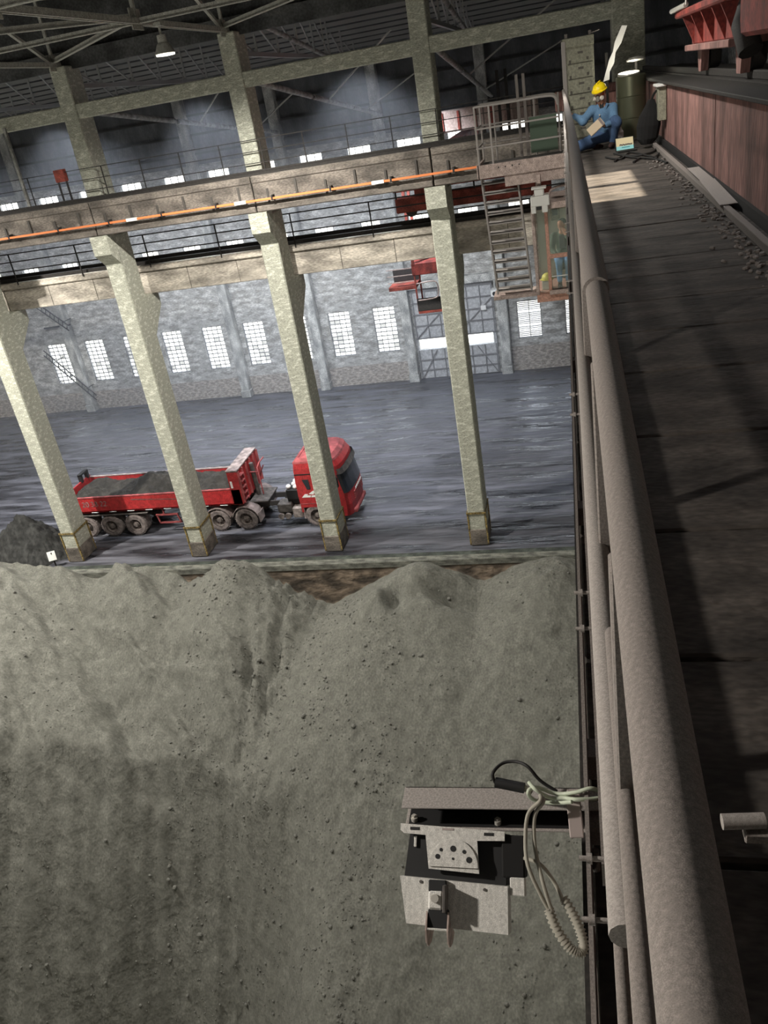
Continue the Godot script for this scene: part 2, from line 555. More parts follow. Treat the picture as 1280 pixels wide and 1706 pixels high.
func build_setting() -> void:
	# main floor of the far aisle: rutted mud, swept along the aisle
	var fb := MB.new()
	var nr := noise(5, 0.35, 3)
	var nt := noise(6, 0.9, 3)
	var fh := func(x: float, z: float) -> float:
		var r := nr.get_noise_2d(x * 0.12, z) * 0.07 + nt.get_noise_2d(x * 0.3, z) * 0.025
		# turning tyre marks by the right hand columns
		var d := Vector2(x + 3.0, (z + 36.0) * 1.3).length()
		for k in [5.0, 6.9]:
			r -= 0.05 * exp(-pow((d - k) / 0.22, 2.0)) * smoothstep(-9.0, -3.0, x)
		return r * smoothstep(-27.2, -29.0, z)
	var step := 0.25
	for i in 212:
		for j in 89:
			var x := -45.0 + i * step
			var z := WALL_Z - 0.1 + j * step
			var z2 := minf(z + step, FLOOR_EDGE - 0.4)
			if z >= FLOOR_EDGE - 0.4:
				continue
			var p := [Vector3(x, 0, z), Vector3(x + step, 0, z), Vector3(x + step, 0, z2), Vector3(x, 0, z2)]
			var q := []
			for k in 4:
				var w: Vector3 = p[k]
				w.y = fh.call(w.x, w.z)
				p[k] = w
				q.append(Vector3(w.y - fh.call(w.x + 0.1, w.z), 0.1, w.y - fh.call(w.x, w.z + 0.1)).normalized())
			fb.quad_s(p[0], p[1], p[2], p[3], q[0], q[1], q[2], q[3])
	fb.span(-45, 8, -0.6, -0.2, WALL_Z - 0.4, FLOOR_EDGE - 0.4)
	struct("floor", fb, M("floor"), "dark rutted muddy floor of the far aisle")
	struct("wall_pit", mspan(-45, 8, -18.0, -0.25, FLOOR_EDGE - 0.4, FLOOR_EDGE), M("pitwall"), "stained brown retaining wall at the edge of the ore pit")
	struct("trim_1", mspan(-45, 8, -0.25, 0.04, FLOOR_EDGE - 0.32, FLOOR_EDGE + 0.03, 0.03), M("kerb"), "pale concrete kerb along the top of the pit wall")
	struct("trim_2", mspan(-45, 8, -0.2, 0.012, FLOOR_EDGE - 0.62, FLOOR_EDGE - 0.33), M("gutter"), "dark gutter strip behind the pit kerb")
	# far wall with three rows of windows and the gate
	var holes := []
	for j in 9:
		var cx := -11.5 - 2.87 * j
		lower_windows.append(Rect2(cx - 0.71, 1.95, 1.42, 2.83))
		holes.append(Rect2(cx - 0.71, 1.95, 1.42, 2.83))
	for cx in [-2.74, 0.05]:
		lower_windows.append(Rect2(cx - 0.71, 1.95, 1.42, 2.28))
		holes.append(Rect2(cx - 0.71, 1.95, 1.42, 2.28))
	var rows := []
	for j in 14:
		var cx := 0.03 - 2.87 * j
		rows.append(cx)
		holes.append(Rect2(cx - 0.69, 12.7, 1.38, 1.25))
		holes.append(Rect2(cx - 0.6, 8.7, 1.2, 1.17))
	holes.append(Rect2(-9.55, 1.9, 1.75, 0.66))
	holes.append(Rect2(-6.7, 1.9, 1.75, 0.66))
	var wb := MB.new()
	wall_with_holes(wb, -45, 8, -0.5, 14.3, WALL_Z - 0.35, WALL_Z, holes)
	struct("wall_back", wb, M("plaster"), "flaking grey plaster wall at the back of the far aisle")
	struct("wall_upper", mspan(-45, 8, 14.3, 19.2, WALL_Z - 0.35, WALL_Z - 0.04), M("upper_wall_grey"), "darker grey upper part of the far wall above the top windows")  # drawn in a darker grey than the plaster below
	var ww := MB.new()
	ww.span(-45, -10.3, 0, 1.25, WALL_Z, WALL_Z + 0.05)
	ww.span(-4.0, 8, 0, 1.5, WALL_Z, WALL_Z + 0.05)
	struct("baseboard_back", ww, M("brickwash"), "dirty bare lower band of the far wall")
	for i in lower_windows.size():
		var label: String
		if i < 9:
			label = "%s tall barred window of the far wall's lower row counting left from the gate" % ORD[i]
		else:
			label = "slatted white window of the far wall, %s one right of the gate" % ORD[i - 9]
		make_window(lower_windows[i], label, i >= 9, i)
	for i in rows.size():
		small_window(Rect2(rows[i] - 0.69, 12.7, 1.38, 1.25), "glaring white window of the top row seen above the crane beam, %s from the right" % ORD[i] if i < 11 else "glaring window of the top row towards the dark left end", i)
		small_window(Rect2(rows[i] - 0.6, 8.7, 1.2, 1.17), "window whose bright top edge shows over the tan beam, %s from the right" % ORD[i] if i < 11 else "middle row window towards the dark left end", i + 50)
	# closing walls, roof
	struct("wall_left", mspan(-45.4, -45, -18, 24, WALL_Z - 0.4, 20), M("plaster"), "grey end wall far to the left")
	struct("wall_right", mspan(8, 8.4, -18, 24, WALL_Z - 0.4, 20), M("plaster"), "grey end wall to the right")
	struct("wall_front", mspan(-45.4, 8.4, -18, 24, 20, 20.4), M("plaster"), "grey wall behind the viewer")
	var rb := MB.new()
	# far aisle roof: low pitch with its ridge over the middle
	for s in [[WALL_Z - 0.4, 18.75, -39.0, 20.1], [-39.0, 20.1, -28.4, 18.9]]:
		rb.bar(Vector3(-18.5, s[1] + 0.1, s[0]), Vector3(-18.5, s[3] + 0.1, s[2]), 54.0, 0.2)
	struct("ceiling", rb, M("roof"), "dark roof sheeting over the far aisle")
	var hole := Vector3(0.47, 14.7, -11.85) + SUN_TO * ((22.0 - 14.7) / SUN_TO.y)  # added unseen opening, shaped to throw the sun patch on the walkway
	var nb := MB.new()
	var hx := 0.38
	var hz := 1.38
	nb.span(-45.4, hole.x - hx, 22.0, 22.15, -28.6, 20.4)
	nb.span(hole.x + hx, 8.4, 22.0, 22.15, -28.6, 20.4)
	nb.span(hole.x - hx, hole.x + hx, 22.0, 22.15, -28.6, hole.z - hz)
	nb.span(hole.x - hx, hole.x + hx, 22.0, 22.15, hole.z + hz, 20.4)
	nb.span(-45.4, 8.4, 18.6, 22.15, -28.75, -28.6)
	struct("ceiling_bay", nb, M("roof"), "dark roof over the ore bay with an added opening for the sun patch")
	for i in 9:
		for s in [[WALL_Z, 18.75, -39.0, 20.1], [-39.0, 20.1, -28.4, 18.9]]:
			var t := (i + 0.5) / 9.0
			var z := lerpf(s[0], s[2], t)
			var y := lerpf(s[1], s[3], t) - 0.12
			var p := part("purlin", mspan(-44.5, 7.8, y - 0.07, y + 0.09, z - 0.04, z + 0.04), M("purlin"), get_node("ceiling"))
			p.set_meta("kind", "structure")

func make_window(r: Rect2, label: String, slatted: bool, sd: int) -> void:
	var o := Node3D.new()
	o.name = "window_%d" % (sd + 1)
	add_child(o, true)
	o.position = Vector3(r.position.x, r.position.y, WALL_Z - 0.12)
	o.set_meta("kind", "structure")
	o.set_meta("label", label)
	var w := r.size.x
	var h := r.size.y
	var m := M("window_bar")
	var f := MB.new()
	f.span(0, 0.05, 0, h, -0.04, 0.04)
	f.span(w - 0.05, w, 0, h, -0.04, 0.04)
	f.span(0, w, 0, 0.05, -0.04, 0.04)
	f.span(0, w, h - 0.05, h, -0.04, 0.04)
	part("window_frame", f, m, o)
	var rng := RandomNumberGenerator.new()
	rng.seed = 100 + sd
	if slatted:
		var n := 22
		for k in n:
			var y := (k + 0.5) * h / n
			if k == 7 or k == 15 and rng.randf() < 0.5:
				continue
			var s := MB.new()
			s.box(Vector3(w * 0.5, y, 0), Vector3(w - 0.06, 0.014, 0.085), 0.0, Basis(Vector3.RIGHT, rng.randf_range(0.25, 0.55)))
			part("slat", s, m, o)
		part("mullion", mspan(w * 0.5 - 0.02, w * 0.5 + 0.02, 0, h, -0.05, -0.01), m, o)
		return
	var cols := 4
	var nrow := 11
	for k in range(1, cols):
		part("mullion", mspan(w * k / cols - 0.016, w * k / cols + 0.016, 0.05, h - 0.05, -0.03, 0.03), m, o)
	for k in range(1, nrow):
		part("glazing_bar", mspan(0.05, w - 0.05, h * k / nrow - 0.026, h * k / nrow + 0.026, -0.03, 0.03), m, o)
	var pane := mbox(Vector3.ZERO, Vector3(w / cols - 0.04, h / nrow - 0.05, 0.006)).mesh()
	for i in cols:
		for j in nrow:
			var t := rng.randf()
			if t < 0.3 or j > nrow - 3 and t < 0.8:
				continue   # broken out
			inst("pane", pane, M("pane_dirty") if t < 0.46 else M("pane"), o, Vector3(w * (i + 0.5) / cols, h * (j + 0.5) / nrow, 0))

func small_window(r: Rect2, label: String, sd: int) -> void:
	var o := Node3D.new()
	o.name = "window_%d" % (sd + 20)
	add_child(o, true)
	o.position = Vector3(r.position.x, r.position.y, WALL_Z - 0.12)
	o.set_meta("kind", "structure")
	o.set_meta("label", label)
	var w := r.size.x
	var h := r.size.y
	var f := MB.new()
	f.span(0, 0.04, 0, h, -0.04, 0.04)
	f.span(w - 0.04, w, 0, h, -0.04, 0.04)
	f.span(0, w, 0, 0.04, -0.04, 0.04)
	f.span(0, w, h - 0.04, h, -0.04, 0.04)
	part("window_frame", f, M("window_bar"), o)
	for k in [1, 2]:
		part("mullion", mspan(w * k / 3 - 0.015, w * k / 3 + 0.015, 0.04, h - 0.04, -0.03, 0.03), M("window_bar"), o)
	var pane := mbox(Vector3.ZERO, Vector3(w / 3 - 0.04, h - 0.1, 0.006)).mesh()
	for k in 3:
		inst("pane", pane, M("pane"), o, Vector3(w * (k + 0.5) / 3, h * 0.5, 0))

func build_gate() -> void:
	# two big sheeted leaves with a bright transom each; they hang before the wall openings
	var o := Node3D.new()
	o.name = "door_1"
	add_child(o, true)
	o.position = Vector3(-7.2, 0, WALL_Z + 0.12)
	o.set_meta("kind", "structure")
	o.set_meta("label", "grey sheeted double gate in the far wall with two glaring openings")
	for s in [-1, 1]:
		var x0 := -2.45 if s < 0 else 0.05
		var x1 := -0.05 if s < 0 else 2.45
		var hx0 := -2.35 if s < 0 else 0.5
		var hx1 := -0.6 if s < 0 else 2.25
		var b := MB.new()
		b.span(x0, x1, 0.08, 1.9, -0.04, 0.04)
		b.span(x0, x1, 2.56, 5.6, -0.04, 0.04)
		b.span(x0, hx0, 1.9, 2.56, -0.04, 0.04)
		b.span(hx1, x1, 1.9, 2.56, -0.04, 0.04)
		part("door_leaf", b, M("gate"), o)
		for y in [0.6, 1.25, 2.62, 3.4, 4.1, 4.8, 5.5]:
			part("rail", mspan(x0, x1, y - 0.035, y + 0.035, 0.04, 0.11), M("gate_bar"), o)
		for t in [0.03, 0.35, 0.68, 0.97]:
			for yy in [[0.1, 1.88], [2.6, 5.55]]:
				var x := lerpf(x0, x1, t)
				part("stile", mspan(x - 0.03, x + 0.03, yy[0], yy[1], 0.04, 0.1), M("gate_bar"), o)
		part("diagonal_brace", mbar(Vector3(x0 + 0.1, 2.7, 0.12), Vector3(x1 - 0.1, 4.7, 0.12), 0.04, 0.05), M("gate_bar"), o)
		part("diagonal_brace", mbar(Vector3(lerpf(x0, x1, 0.5 + 0.45 * s), 0.15, 0.12), Vector3(lerpf(x0, x1, 0.5), 1.85, 0.12), 0.04, 0.05), M("gate_bar"), o)
	part("lintel", mspan(-2.75, 2.75, 5.7, 6.15, -0.1, 0.3), M("pillar"), o)
	part("door_track", mspan(-2.7, 2.7, 5.58, 5.68, 0.0, 0.12), M("gate_bar"), o)

# ---------------------------------------------------------------- concrete frame
func build_frame() -> void:
	var names := [
		"far left tall concrete column rising behind the dark coal heap",
		"tall concrete column crossing the red trailer of the lorry",
		"tall concrete column standing in front of the red lorry cab",
		"tall concrete column on the open floor right of the lorry",
		"broad pale concrete column above the worker in the yellow helmet"]
	for i in 5:
		var o := thing("concrete_column", names[i], "column", Vector3(COL_X[i], 0, -28.0), "concrete columns along the pit edge")
		part("shaft", mspan(-0.33, 0.33, 0, 13.3, -1.1, 0.0, 0.04), M("concrete"), o)
		var c := MB.new()
		var t := Transform3D(Basis(Vector3(0, 0, 1), Vector3.UP, Vector3(-1, 0, 0)), Vector3.ZERO)
		c.prism(PackedVector2Array([Vector2(-0.06, 12.3), Vector2(0.5, 12.75), Vector2(0.5, 13.4), Vector2(-0.06, 13.4)]), 0.66, t)
		part("front_corbel", c, M("concrete"), o)
		var h := MB.new()
		h.prism(PackedVector2Array([Vector2(-1.06, 9.4), Vector2(-2.1, 10.35), Vector2(-2.1, 10.86), Vector2(-1.06, 10.86)]), 0.66, t)
		part("rear_corbel", h, M("concrete"), o)
		var w := 0.28 if i < 4 else 0.45
		part("upper_shaft", mspan(-w, w, 13.3, 18.7, -1.1, -0.08, 0.03), M("concrete"), o)
		if i > 3:
			continue
		var g := MB.new()
		for sx in [-1, 1]:
			for z in [0.0, -1.1]:
				g.span(sx * 0.345 - 0.028, sx * 0.345 + 0.028, 0.05, 1.45, z - 0.028, z + 0.028)
		for y in [1.45]:
			for z in [0.035, -1.135]:
				g.span(-0.38, 0.38, y - 0.04, y + 0.04, z - 0.012, z + 0.012)
			for sx in [-1, 1]:
				g.span(sx * 0.365 - 0.012, sx * 0.365 + 0.012, y - 0.04, y + 0.04, -1.14, 0.04)
		part("corner_guard", g, M("yellow_steel"), o)
		part("muddy_plinth", mspan(-0.36, 0.36, 0, 0.75, -1.12, 0.03, 0.05), M("concrete_brown"), o)
	# upper longitudinal beams
	var bl := ["concrete tie beam running off to the left between the upper columns", "concrete tie beam above the hanging lamp's left column pair", "concrete tie beam between the two middle upper columns", "long concrete tie beam reaching right to the broad column"]
	for i in 4:
		var b := part("tie_beam", mspan(COL_X[i] + 0.26, COL_X[i + 1] - 0.26, 17.1, 17.56, -28.5, -28.12, 0.03), M("concrete"), self)
		tag(b, bl[i], "beam", "upper concrete tie beams")
	var b0 := part("tie_beam", mspan(-30, COL_X[0] - 0.28, 17.1, 17.56, -28.5, -28.12, 0.03), M("concrete"), self)
	tag(b0, "concrete tie beam at the left edge of the picture", "beam", "upper concrete tie beams")
	# near runway beams of our crane
	var rl := ["leftmost brown concrete crane beam with an orange bar along it", "brown crane beam above the coal heap and rear of the lorry", "brown crane beam over the lorry trailer", "brown crane beam over the lorry cab, left of the crane platform", "brown crane beam passing behind the crane platform and ladder"]
	for i in 5:
		var x1: float = COL_X[i] - 0.01
		var o := thing("crane_beam", rl[i], "beam", Vector3(x1 - 5.98, 13.41, -27.76), "brown crane runway beams")
		part("web", mspan(0, 5.96, 0, 1.0, -0.16, 0.2, 0.02), M("concrete_brown"), o)
		part("bottom_flange", mspan(0, 5.96, 0, 0.2, -0.22, 0.23, 0.03), M("concrete_brown"), o)
		part("top_flange", mspan(0, 5.96, 0.9, 1.13, -0.28, 0.24, 0.03), M("concrete_brown"), o)
		for k in 6:
			part("clamp_plate", mspan(0.45 + k, 0.52 + k, 0.25 + 0.15 * (k % 2), 0.7 + 0.15 * (k % 2), 0.2, 0.24), M("clamp"), o)
	var cr := thing("crane_rail", "dark steel crane rail lying on the brown crane beams", "rail", Vector3(-10, 14.54, -27.76))
	var cb := MB.new()
	cb.span(-22, 12, 0, 0.03, -0.07, 0.07)
	cb.span(-22, 12, 0.03, 0.1, -0.02, 0.02)
	cb.span(-22, 12, 0.1, 0.15, -0.04, 0.04)
	part("rail", cb, M("dark_steel"), cr)
	var ob := thing("conductor_bar", "long orange conductor bar running along the brown crane beams", "power rail", Vector3(-16, 13.8, -27.36))
	part("bar", mspan(-14, 13.4, -0.035, 0.035, -0.03, 0.03, 0.01), M("orange"), ob)
	for k in 14:
		part("hanger", mspan(-13.5 + k * 2.0, -13.44 + k * 2.0, -0.06, 0.1, -0.22, 0.035), M("dark_steel"), ob)
	for x in [-10.2, 1.2, 5.2, 9.9]:
		part("splice_sleeve", mspan(x, x + 0.4, -0.05, 0.05, -0.045, 0.045), M("white_paint"), ob)
	# thin guard railing on top of the near runway
	var gr := thing("guard_railing", "thin dark guard railing on top of the brown crane beams", "railing", Vector3(0, 14.54, -28.15))
	for k in 22:
		var x := -30.0 + k * 1.45
		part("post", mspan(x - 0.015, x + 0.015, 0, 1.05, 0.2, 0.23), M("dark_steel"), gr)
	for y in [0.35, 0.7, 1.05]:
		part("rail", mspan(-30.2, 1.0, y - 0.013, y + 0.013, 0.2, 0.226), M("dark_steel"), gr)
	var sp := thing("signal_post", "thin grey post standing on the brown crane beam at the left edge", "post", Vector3(-18.65, 14.54, -27.95))
	part("post", mspan(-0.05, 0.05, 0, 2.7, -0.05, 0.05, 0.01), M("brace"), sp)
	part("base_plate", mspan(-0.12, 0.12, 0, 0.02, -0.12, 0.12), M("dark_steel"), sp)
	var jb := thing("junction_box", "small faded red box on legs on the brown crane beam near the left column", "box", Vector3(-17.1, 14.54, -27.95))
	part("box", mspan(-0.2, 0.2, 0.75, 1.15, -0.1, 0.1, 0.02), M("far_red"), jb)
	for x in [-0.16, 0.16]:
		part("leg", mspan(x - 0.025, x + 0.025, 0, 0.76, -0.025, 0.025), M("dark_steel"), jb)
	# lower runway beams of the far aisle, on the rear corbels
	var ll := ["leftmost tan concrete beam behind the columns", "tan beam behind the columns over the rear of the lorry", "tan beam behind the columns over the lorry trailer", "tan beam behind the columns left of the red cage", "tan beam behind the columns near the ladder"]
	for i in 5:
		var x1: float = COL_X[i] - 0.01
		var o := thing("runway_beam", ll[i], "beam", Vector3(x1 - 5.98, 10.87, -29.85), "tan runway beams of the far aisle")
		part("web", mspan(0, 5.96, 0, 0.86, -0.2, 0.26, 0.02), M("concrete_tan"), o)
		part("top_flange", mspan(0, 5.96, 0.84, 1.08, -0.35, 0.36, 0.02), M("concrete_tan"), o)
		for x in [2.0, 4.0]:
			part("joint", mspan(x, x + 0.025, 0.02, 0.84, 0.255, 0.267), M("concrete_brown"), o)
	var lr := thing("runway_rail", "dark rail and packing on top of the tan beams", "rail", Vector3(-14, 11.95, -29.85))
	part("packing", mspan(-16, 16, 0, 0.13, -0.22, 0.22), M("dark_steel"), lr)
	part("rail", mspan(-16, 16, 0.13, 0.25, -0.05, 0.05), M("dark_steel"), lr)
	var lg := thing("cable_railing", "thin three rail dark railing above the tan beams", "railing", Vector3(0, 11.95, -29.2))
	for k in 12:
		var x := -30.0 + k * 2.9
		part("post", mspan(x - 0.02, x + 0.02, -0.1, 1.1, -0.3, -0.26), M("dark_steel"), lg)
	for y in [0.45, 0.78, 1.08]:
		part("rail", mspan(-30.2, 2.0, y - 0.02, y + 0.02, -0.3, -0.26), M("dark_steel"), lg)
	# pillars of the far wall
	var px := [-4.25, -10.05, -15.9, -21.4, -27.2, -33.0]
	var pn := ["grey wall pillar right of the gate", "grey wall pillar left of the gate", "grey wall pillar seen beside the column in front of the lorry cab", "grey wall pillar between the two middle columns over the lorry trailer", "grey wall pillar mostly hidden behind the column crossing the trailer", "grey wall pillar beside the leaning ladder frames at far left"]
	for i in px.size():
		var o := thing("wall_pillar", pn[i], "pillar", Vector3(px[i], 0, WALL_Z + 0.28), "pillars of the far wall")
		part("shaft", mspan(-0.28, 0.28, 0, 18.0, -0.27, 0.3, 0.03), M("pillar"), o)
		part("foot", mspan(-0.33, 0.33, 0, 0.5, -0.26, 0.36, 0.04), M("pillar"), o)

# ---------------------------------------------------------------- roof steel and lamps
func angle_bar(b: MB, p: Vector3, q: Vector3, w: float) -> void:
	b.bar(p, q, w, 0.02)
	b.bar(p + Vector3(0, w * 0.5, 0), q + Vector3(0, w * 0.5, 0), 0.02, w)

func build_roof_steel() -> void:
	var tn := ["roof truss over the far left column", "roof truss over the column crossing the trailer", "roof truss carrying the hanging lamp", "roof truss over the column right of the lorry", "roof truss over the broad pale column"]
	for i in 5:
		var x: float = COL_X[i]
		var o := thing("roof_truss", "grey steel " + tn[i], "truss", Vector3(x, 18.75, -28.0), "roof trusses of the ore bay")
		var c := MB.new()
		for s in [-0.07, 0.07]:
			c.bar(Vector3(s, 0, -0.3), Vector3(s, 0, 40), 0.05, 0.14)
		part("bottom_chord", c, M("truss"), o)
		part("top_chord", mbar(Vector3(0, 2.6, -0.3), Vector3(0, 3.0, 40), 0.16, 0.16), M("truss"), o)
		for k in 7:
			var z := k * 6.0
			part("vertical", mbar(Vector3(0, 0, z), Vector3(0, 2.65 + z * 0.01, z), 0.09, 0.09), M("truss"), o)
			if k < 6:
				var up := k % 2 == 0
				part("diagonal", mbar(Vector3(0, 0.0 if up else 2.65, z), Vector3(0, 2.65 if up else 0.0, z + 6.0), 0.1, 0.1), M("truss"), o)
			part("gusset", mspan(-0.015, 0.015, -0.18, 0.28, z - 0.3, z + 0.3), M("truss"), o)
	# horizontal bracing between the bottom chords
	for i in 5:
		for k in 2:
			var z := -28.0 + k * 6.0
			var x0: float = COL_X[i]
			var xl := x0 - PITCH
			var flip := k == 0
			var b := MB.new()
			angle_bar(b, Vector3(x0, 18.8, z + (6.0 if flip else 0.0)), Vector3(xl, 18.8, z + (0.0 if flip else 6.0)), 0.13)
			var p := part("bracing_bar", b, M("truss"), self)
			tag(p, "grey diagonal roof brace, %s bay from the left, %s row from the columns" % [ORD[i], ORD[k]], "brace", "diagonal roof braces")
			var t := MB.new()
			angle_bar(t, Vector3(x0, 18.7, z + 6.0), Vector3(xl, 18.7, z + 6.0), 0.12)
			var q := part("tie_bar", t, M("truss"), self)
			tag(q, "grey roof tie between trusses, %s bay from the left, %s row from the columns" % [ORD[i], ORD[k]], "brace", "roof ties along the ore bay")
	# purlins over the ore bay
	for k in 8:
		var z := -26.5 + k * 3.0
		var p := part("purlin", mspan(-44, 7.8, 21.75, 21.95, z - 0.05, z + 0.05), M("purlin"), get_node("ceiling_bay"))
		p.set_meta("kind", "structure")
	# far aisle: sloping pipe braces at three column lines, each of three lengths with couplings
	var pl := ["left sloping pipe brace behind the column crossing the trailer", "middle sloping pipe brace behind the column before the lorry cab", "right sloping pipe brace behind the column right of the lorry"]
	for i in 3:
		var x: float = COL_X[i + 1] + 0.35
		var o := thing("pipe_brace", "pale " + pl[i], "pipe", Vector3(x, 17.1, -30.7), "sloping pipe braces under the far roof")
		var a := Vector3(-0.05, 0.17, 1.7)
		var e := Vector3(0, -1.84, -18.5)
		for k in 3:
			part("pipe_length", mtube([a.lerp(e, k / 3.0 + 0.008), a.lerp(e, (k + 1) / 3.0 - 0.008)], 0.1, 10), M("brace"), o)
		for k in [1, 2]:
			part("coupling", mtube([a.lerp(e, k / 3.0 - 0.012), a.lerp(e, k / 3.0 + 0.012)], 0.06, 8), M("dark_steel"), o)
		for k in 2:
			var s := a.lerp(e, 0.45 + 0.35 * k)
			part("hanger_rod", mbar(s, s + Vector3(3.8, 1.9 - 0.5 * k, 4.0), 0.05, 0.05), M("truss"), o)
	for i in 2:
		var x: float = COL_X[i + 2] + 0.3
		var o := thing("pipe_brace", "upper pale pipe brace close under the roof, %s of two" % ["left", "right"][i], "pipe", Vector3(x, 18.95, -31.1), "sloping pipe braces under the far roof")
		for k in 3:
			var a := Vector3(0, -0.33 * k, -3.0 * k)
			part("pipe_length", mtube([a, a + Vector3(0, -0.3, -2.7)], 0.09, 10), M("brace"), o)
		for z in [-0.3, -4.0, -8.0]:
			part("hanger_rod", mbar(Vector3(0, z * 0.11, z), Vector3(0, 0.12 - z * 0.124, z), 0.04, 0.04), M("truss"), o)
	# far trusses
	for i in 6:
		var x: float = COL_X[0] - PITCH + PITCH * i
		var o := thing("roof_truss", "dark roof truss of the far aisle at the %s column line from the left" % ORD[i], "truss", Vector3(x, 18.1, WALL_Z), "roof trusses of the far aisle")
		part("bottom_chord", mbar(Vector3(0, 0, 0.05), Vector3(0, 0, 20.1), 0.12, 0.14), M("purlin"), o)
		for k in 8:
			var z := 0.6 + k * 2.55
			var yt := 0.45 + (1.25 - absf(z - 10.3) * 0.13)
			part("vertical", mbar(Vector3(0, 0, z), Vector3(0, yt, z), 0.07, 0.07), M("purlin"), o)
			part("diagonal", mbar(Vector3(0, 0, z), Vector3(0, yt - 0.15, z + 1.9), 0.06, 0.06), M("purlin"), o)
	# cable ledges and girts on the upper far wall
	for y in [14.9, 15.9, 16.9]:
		var g := part("trim_%d" % int(y), mspan(-44, 7.8, y - 0.06, y + 0.06, WALL_Z, WALL_Z + 0.16), M("dark_steel"), self)
		g.set_meta("kind", "structure")
		g.set_meta("label", "dark girt on the upper far wall")

func make_lamp(at: Vector3, label: String, top: float) -> Node3D:
	var o := thing("bay_lamp", label, "lamp", at, "high bay lamps")
	var r := MB.new()
	r.tube([Vector3(0, 0.4, 0), Vector3(0, top - at.y, 0)], 0.03, 8)
	r.box(Vector3(0, top - at.y - 0.06, 0), Vector3(0.2, 0.1, 0.2), 0.01)
	part("hanger", r, M("truss"), o)
	var d := MB.new()
	d.lathe([Vector2(0.0, 0.42), Vector2(0.11, 0.42), Vector2(0.12, 0.26), Vector2(0.16, 0.22), Vector2(0.24, 0.06), Vector2(0.26, 0.02), Vector2(0.25, 0.01), Vector2(0.0, 0.05)], 20, Vector3.ZERO)
	part("housing", d, M("truss"), o)
	var g := MB.new()
	g.lathe([Vector2(0.0, 0.0), Vector2(0.235, 0.0), Vector2(0.235, -0.03), Vector2(0.0, -0.05)], 20, Vector3(0, 0.005, 0))
	part("diffuser", g, M("glow"), o)
	return o

func added_bulb(at: Vector3, energy: float) -> void:  # added lamp out of view, brightens the scanner and near railing
	var o := thing("added_bulb_lamp", "added unseen bulb lighting the scanner and the near railing", "lamp", at)
	part("hanger", mtube([Vector3(0, 0.14, 0), Vector3(0, 18.7 - at.y, 0)], 0.015, 8), M("dark_steel"), o)
	part("socket", mtube([Vector3(0, 0.07, 0), Vector3(0, 0.15, 0)], 0.03, 12), M("black"), o)
	var b := MB.new()
	b.ball(Vector3.ZERO, Vector3(0.07, 0.085, 0.07), 16, 10)
	part("bulb", b, M("glow"), o)
	var l := OmniLight3D.new()
	l.name = "added_bulb_light"
	add_child(l)
	l.position = at
	l.light_energy = energy
	l.light_color = Color(1.0, 0.97, 0.93)
	l.light_size = 0.07
	l.omni_range = 80.0
	l.omni_attenuation = 2.0
	l.shadow_enabled = true

func build_lamps() -> void:
	var lab := ["lit high bay lamp hanging from the roof truss at upper left", "high bay lamp over the crane walkway", "high bay lamp over the left of the ore bay", "added bulb beside the near railing"]
	for i in LAMPS.size():
		var at: Vector3 = LAMPS[i][0]
		if i == 3:
			added_bulb(at, LAMPS[i][1])
			continue
		make_lamp(at, lab[i], 18.66 if i == 0 else 22.01)
		lamp_light("bay_lamp_light", at + Vector3(0, -0.09, 0), LAMPS[i][1], Color(1.0, 0.985, 0.95), 84.0, 0.22)
	for i in ADDED_FAR_LAMPS.size():  # added fill lamps, hidden behind the tie beams to light the far wall
		var at := Vector3(ADDED_FAR_LAMPS[i], 17.42, -30.2)
		var o := thing("added_fill_lamp", "added fill lamp behind the tie beam, %s bay from the right" % ORD[i], "lamp", at, "added fill lamps behind the tie beams")
		var tilt := Basis(Vector3.RIGHT, -0.72)
		part("housing", mbox(tilt * Vector3(0, 0, 0.06), Vector3(0.44, 0.3, 0.1), 0.02, tilt), M("truss"), o)
		part("lens", mbox(tilt * Vector3(0, 0, 0.0), Vector3(0.4, 0.26, 0.02), 0.004, tilt), M("glow"), o)
		part("yoke", mspan(-0.03, 0.03, -0.06, 0.06, 0.1, 1.75), M("truss"), o)
		lamp_light("added_fill_light", at + tilt * Vector3(0, 0, -0.05), 210.0, Color(0.93, 0.96, 1.0), 48.0, 0.2, -56.0)

# ---------------------------------------------------------------- ore piles
var n_big := noise(71, 0.16, 4)
var n_gully := noise(72, 0.5, 4)
var n_fine := noise(73, 1.8, 4)
var n_mid := noise(74, 0.45, 4)
const PEAKS := [
	# x, z, top, slope, flat radius
	[-14.1, -26.6, 0.5, 0.8, 0.6],
	[-6.4, -26.2, 0.1, 0.6, 0.4],
	[-7.8, -25.2, -0.15, 0.62, 0.15],
	[-1.5, -26.1, 0.15, 0.6, 0.6],
	[2.8, -24.5, -0.5, 0.55, 1.2],
	[-26.3, -25.4, 1.5, 0.5, 0.8],
	[-22.6, -26.8, 0.25, 0.55, 0.6],
	[-18.8, -27.3, 0.35, 0.66, 0.8],
	[-17.2, -24.6, -1.5, 0.6, 0.4],
]

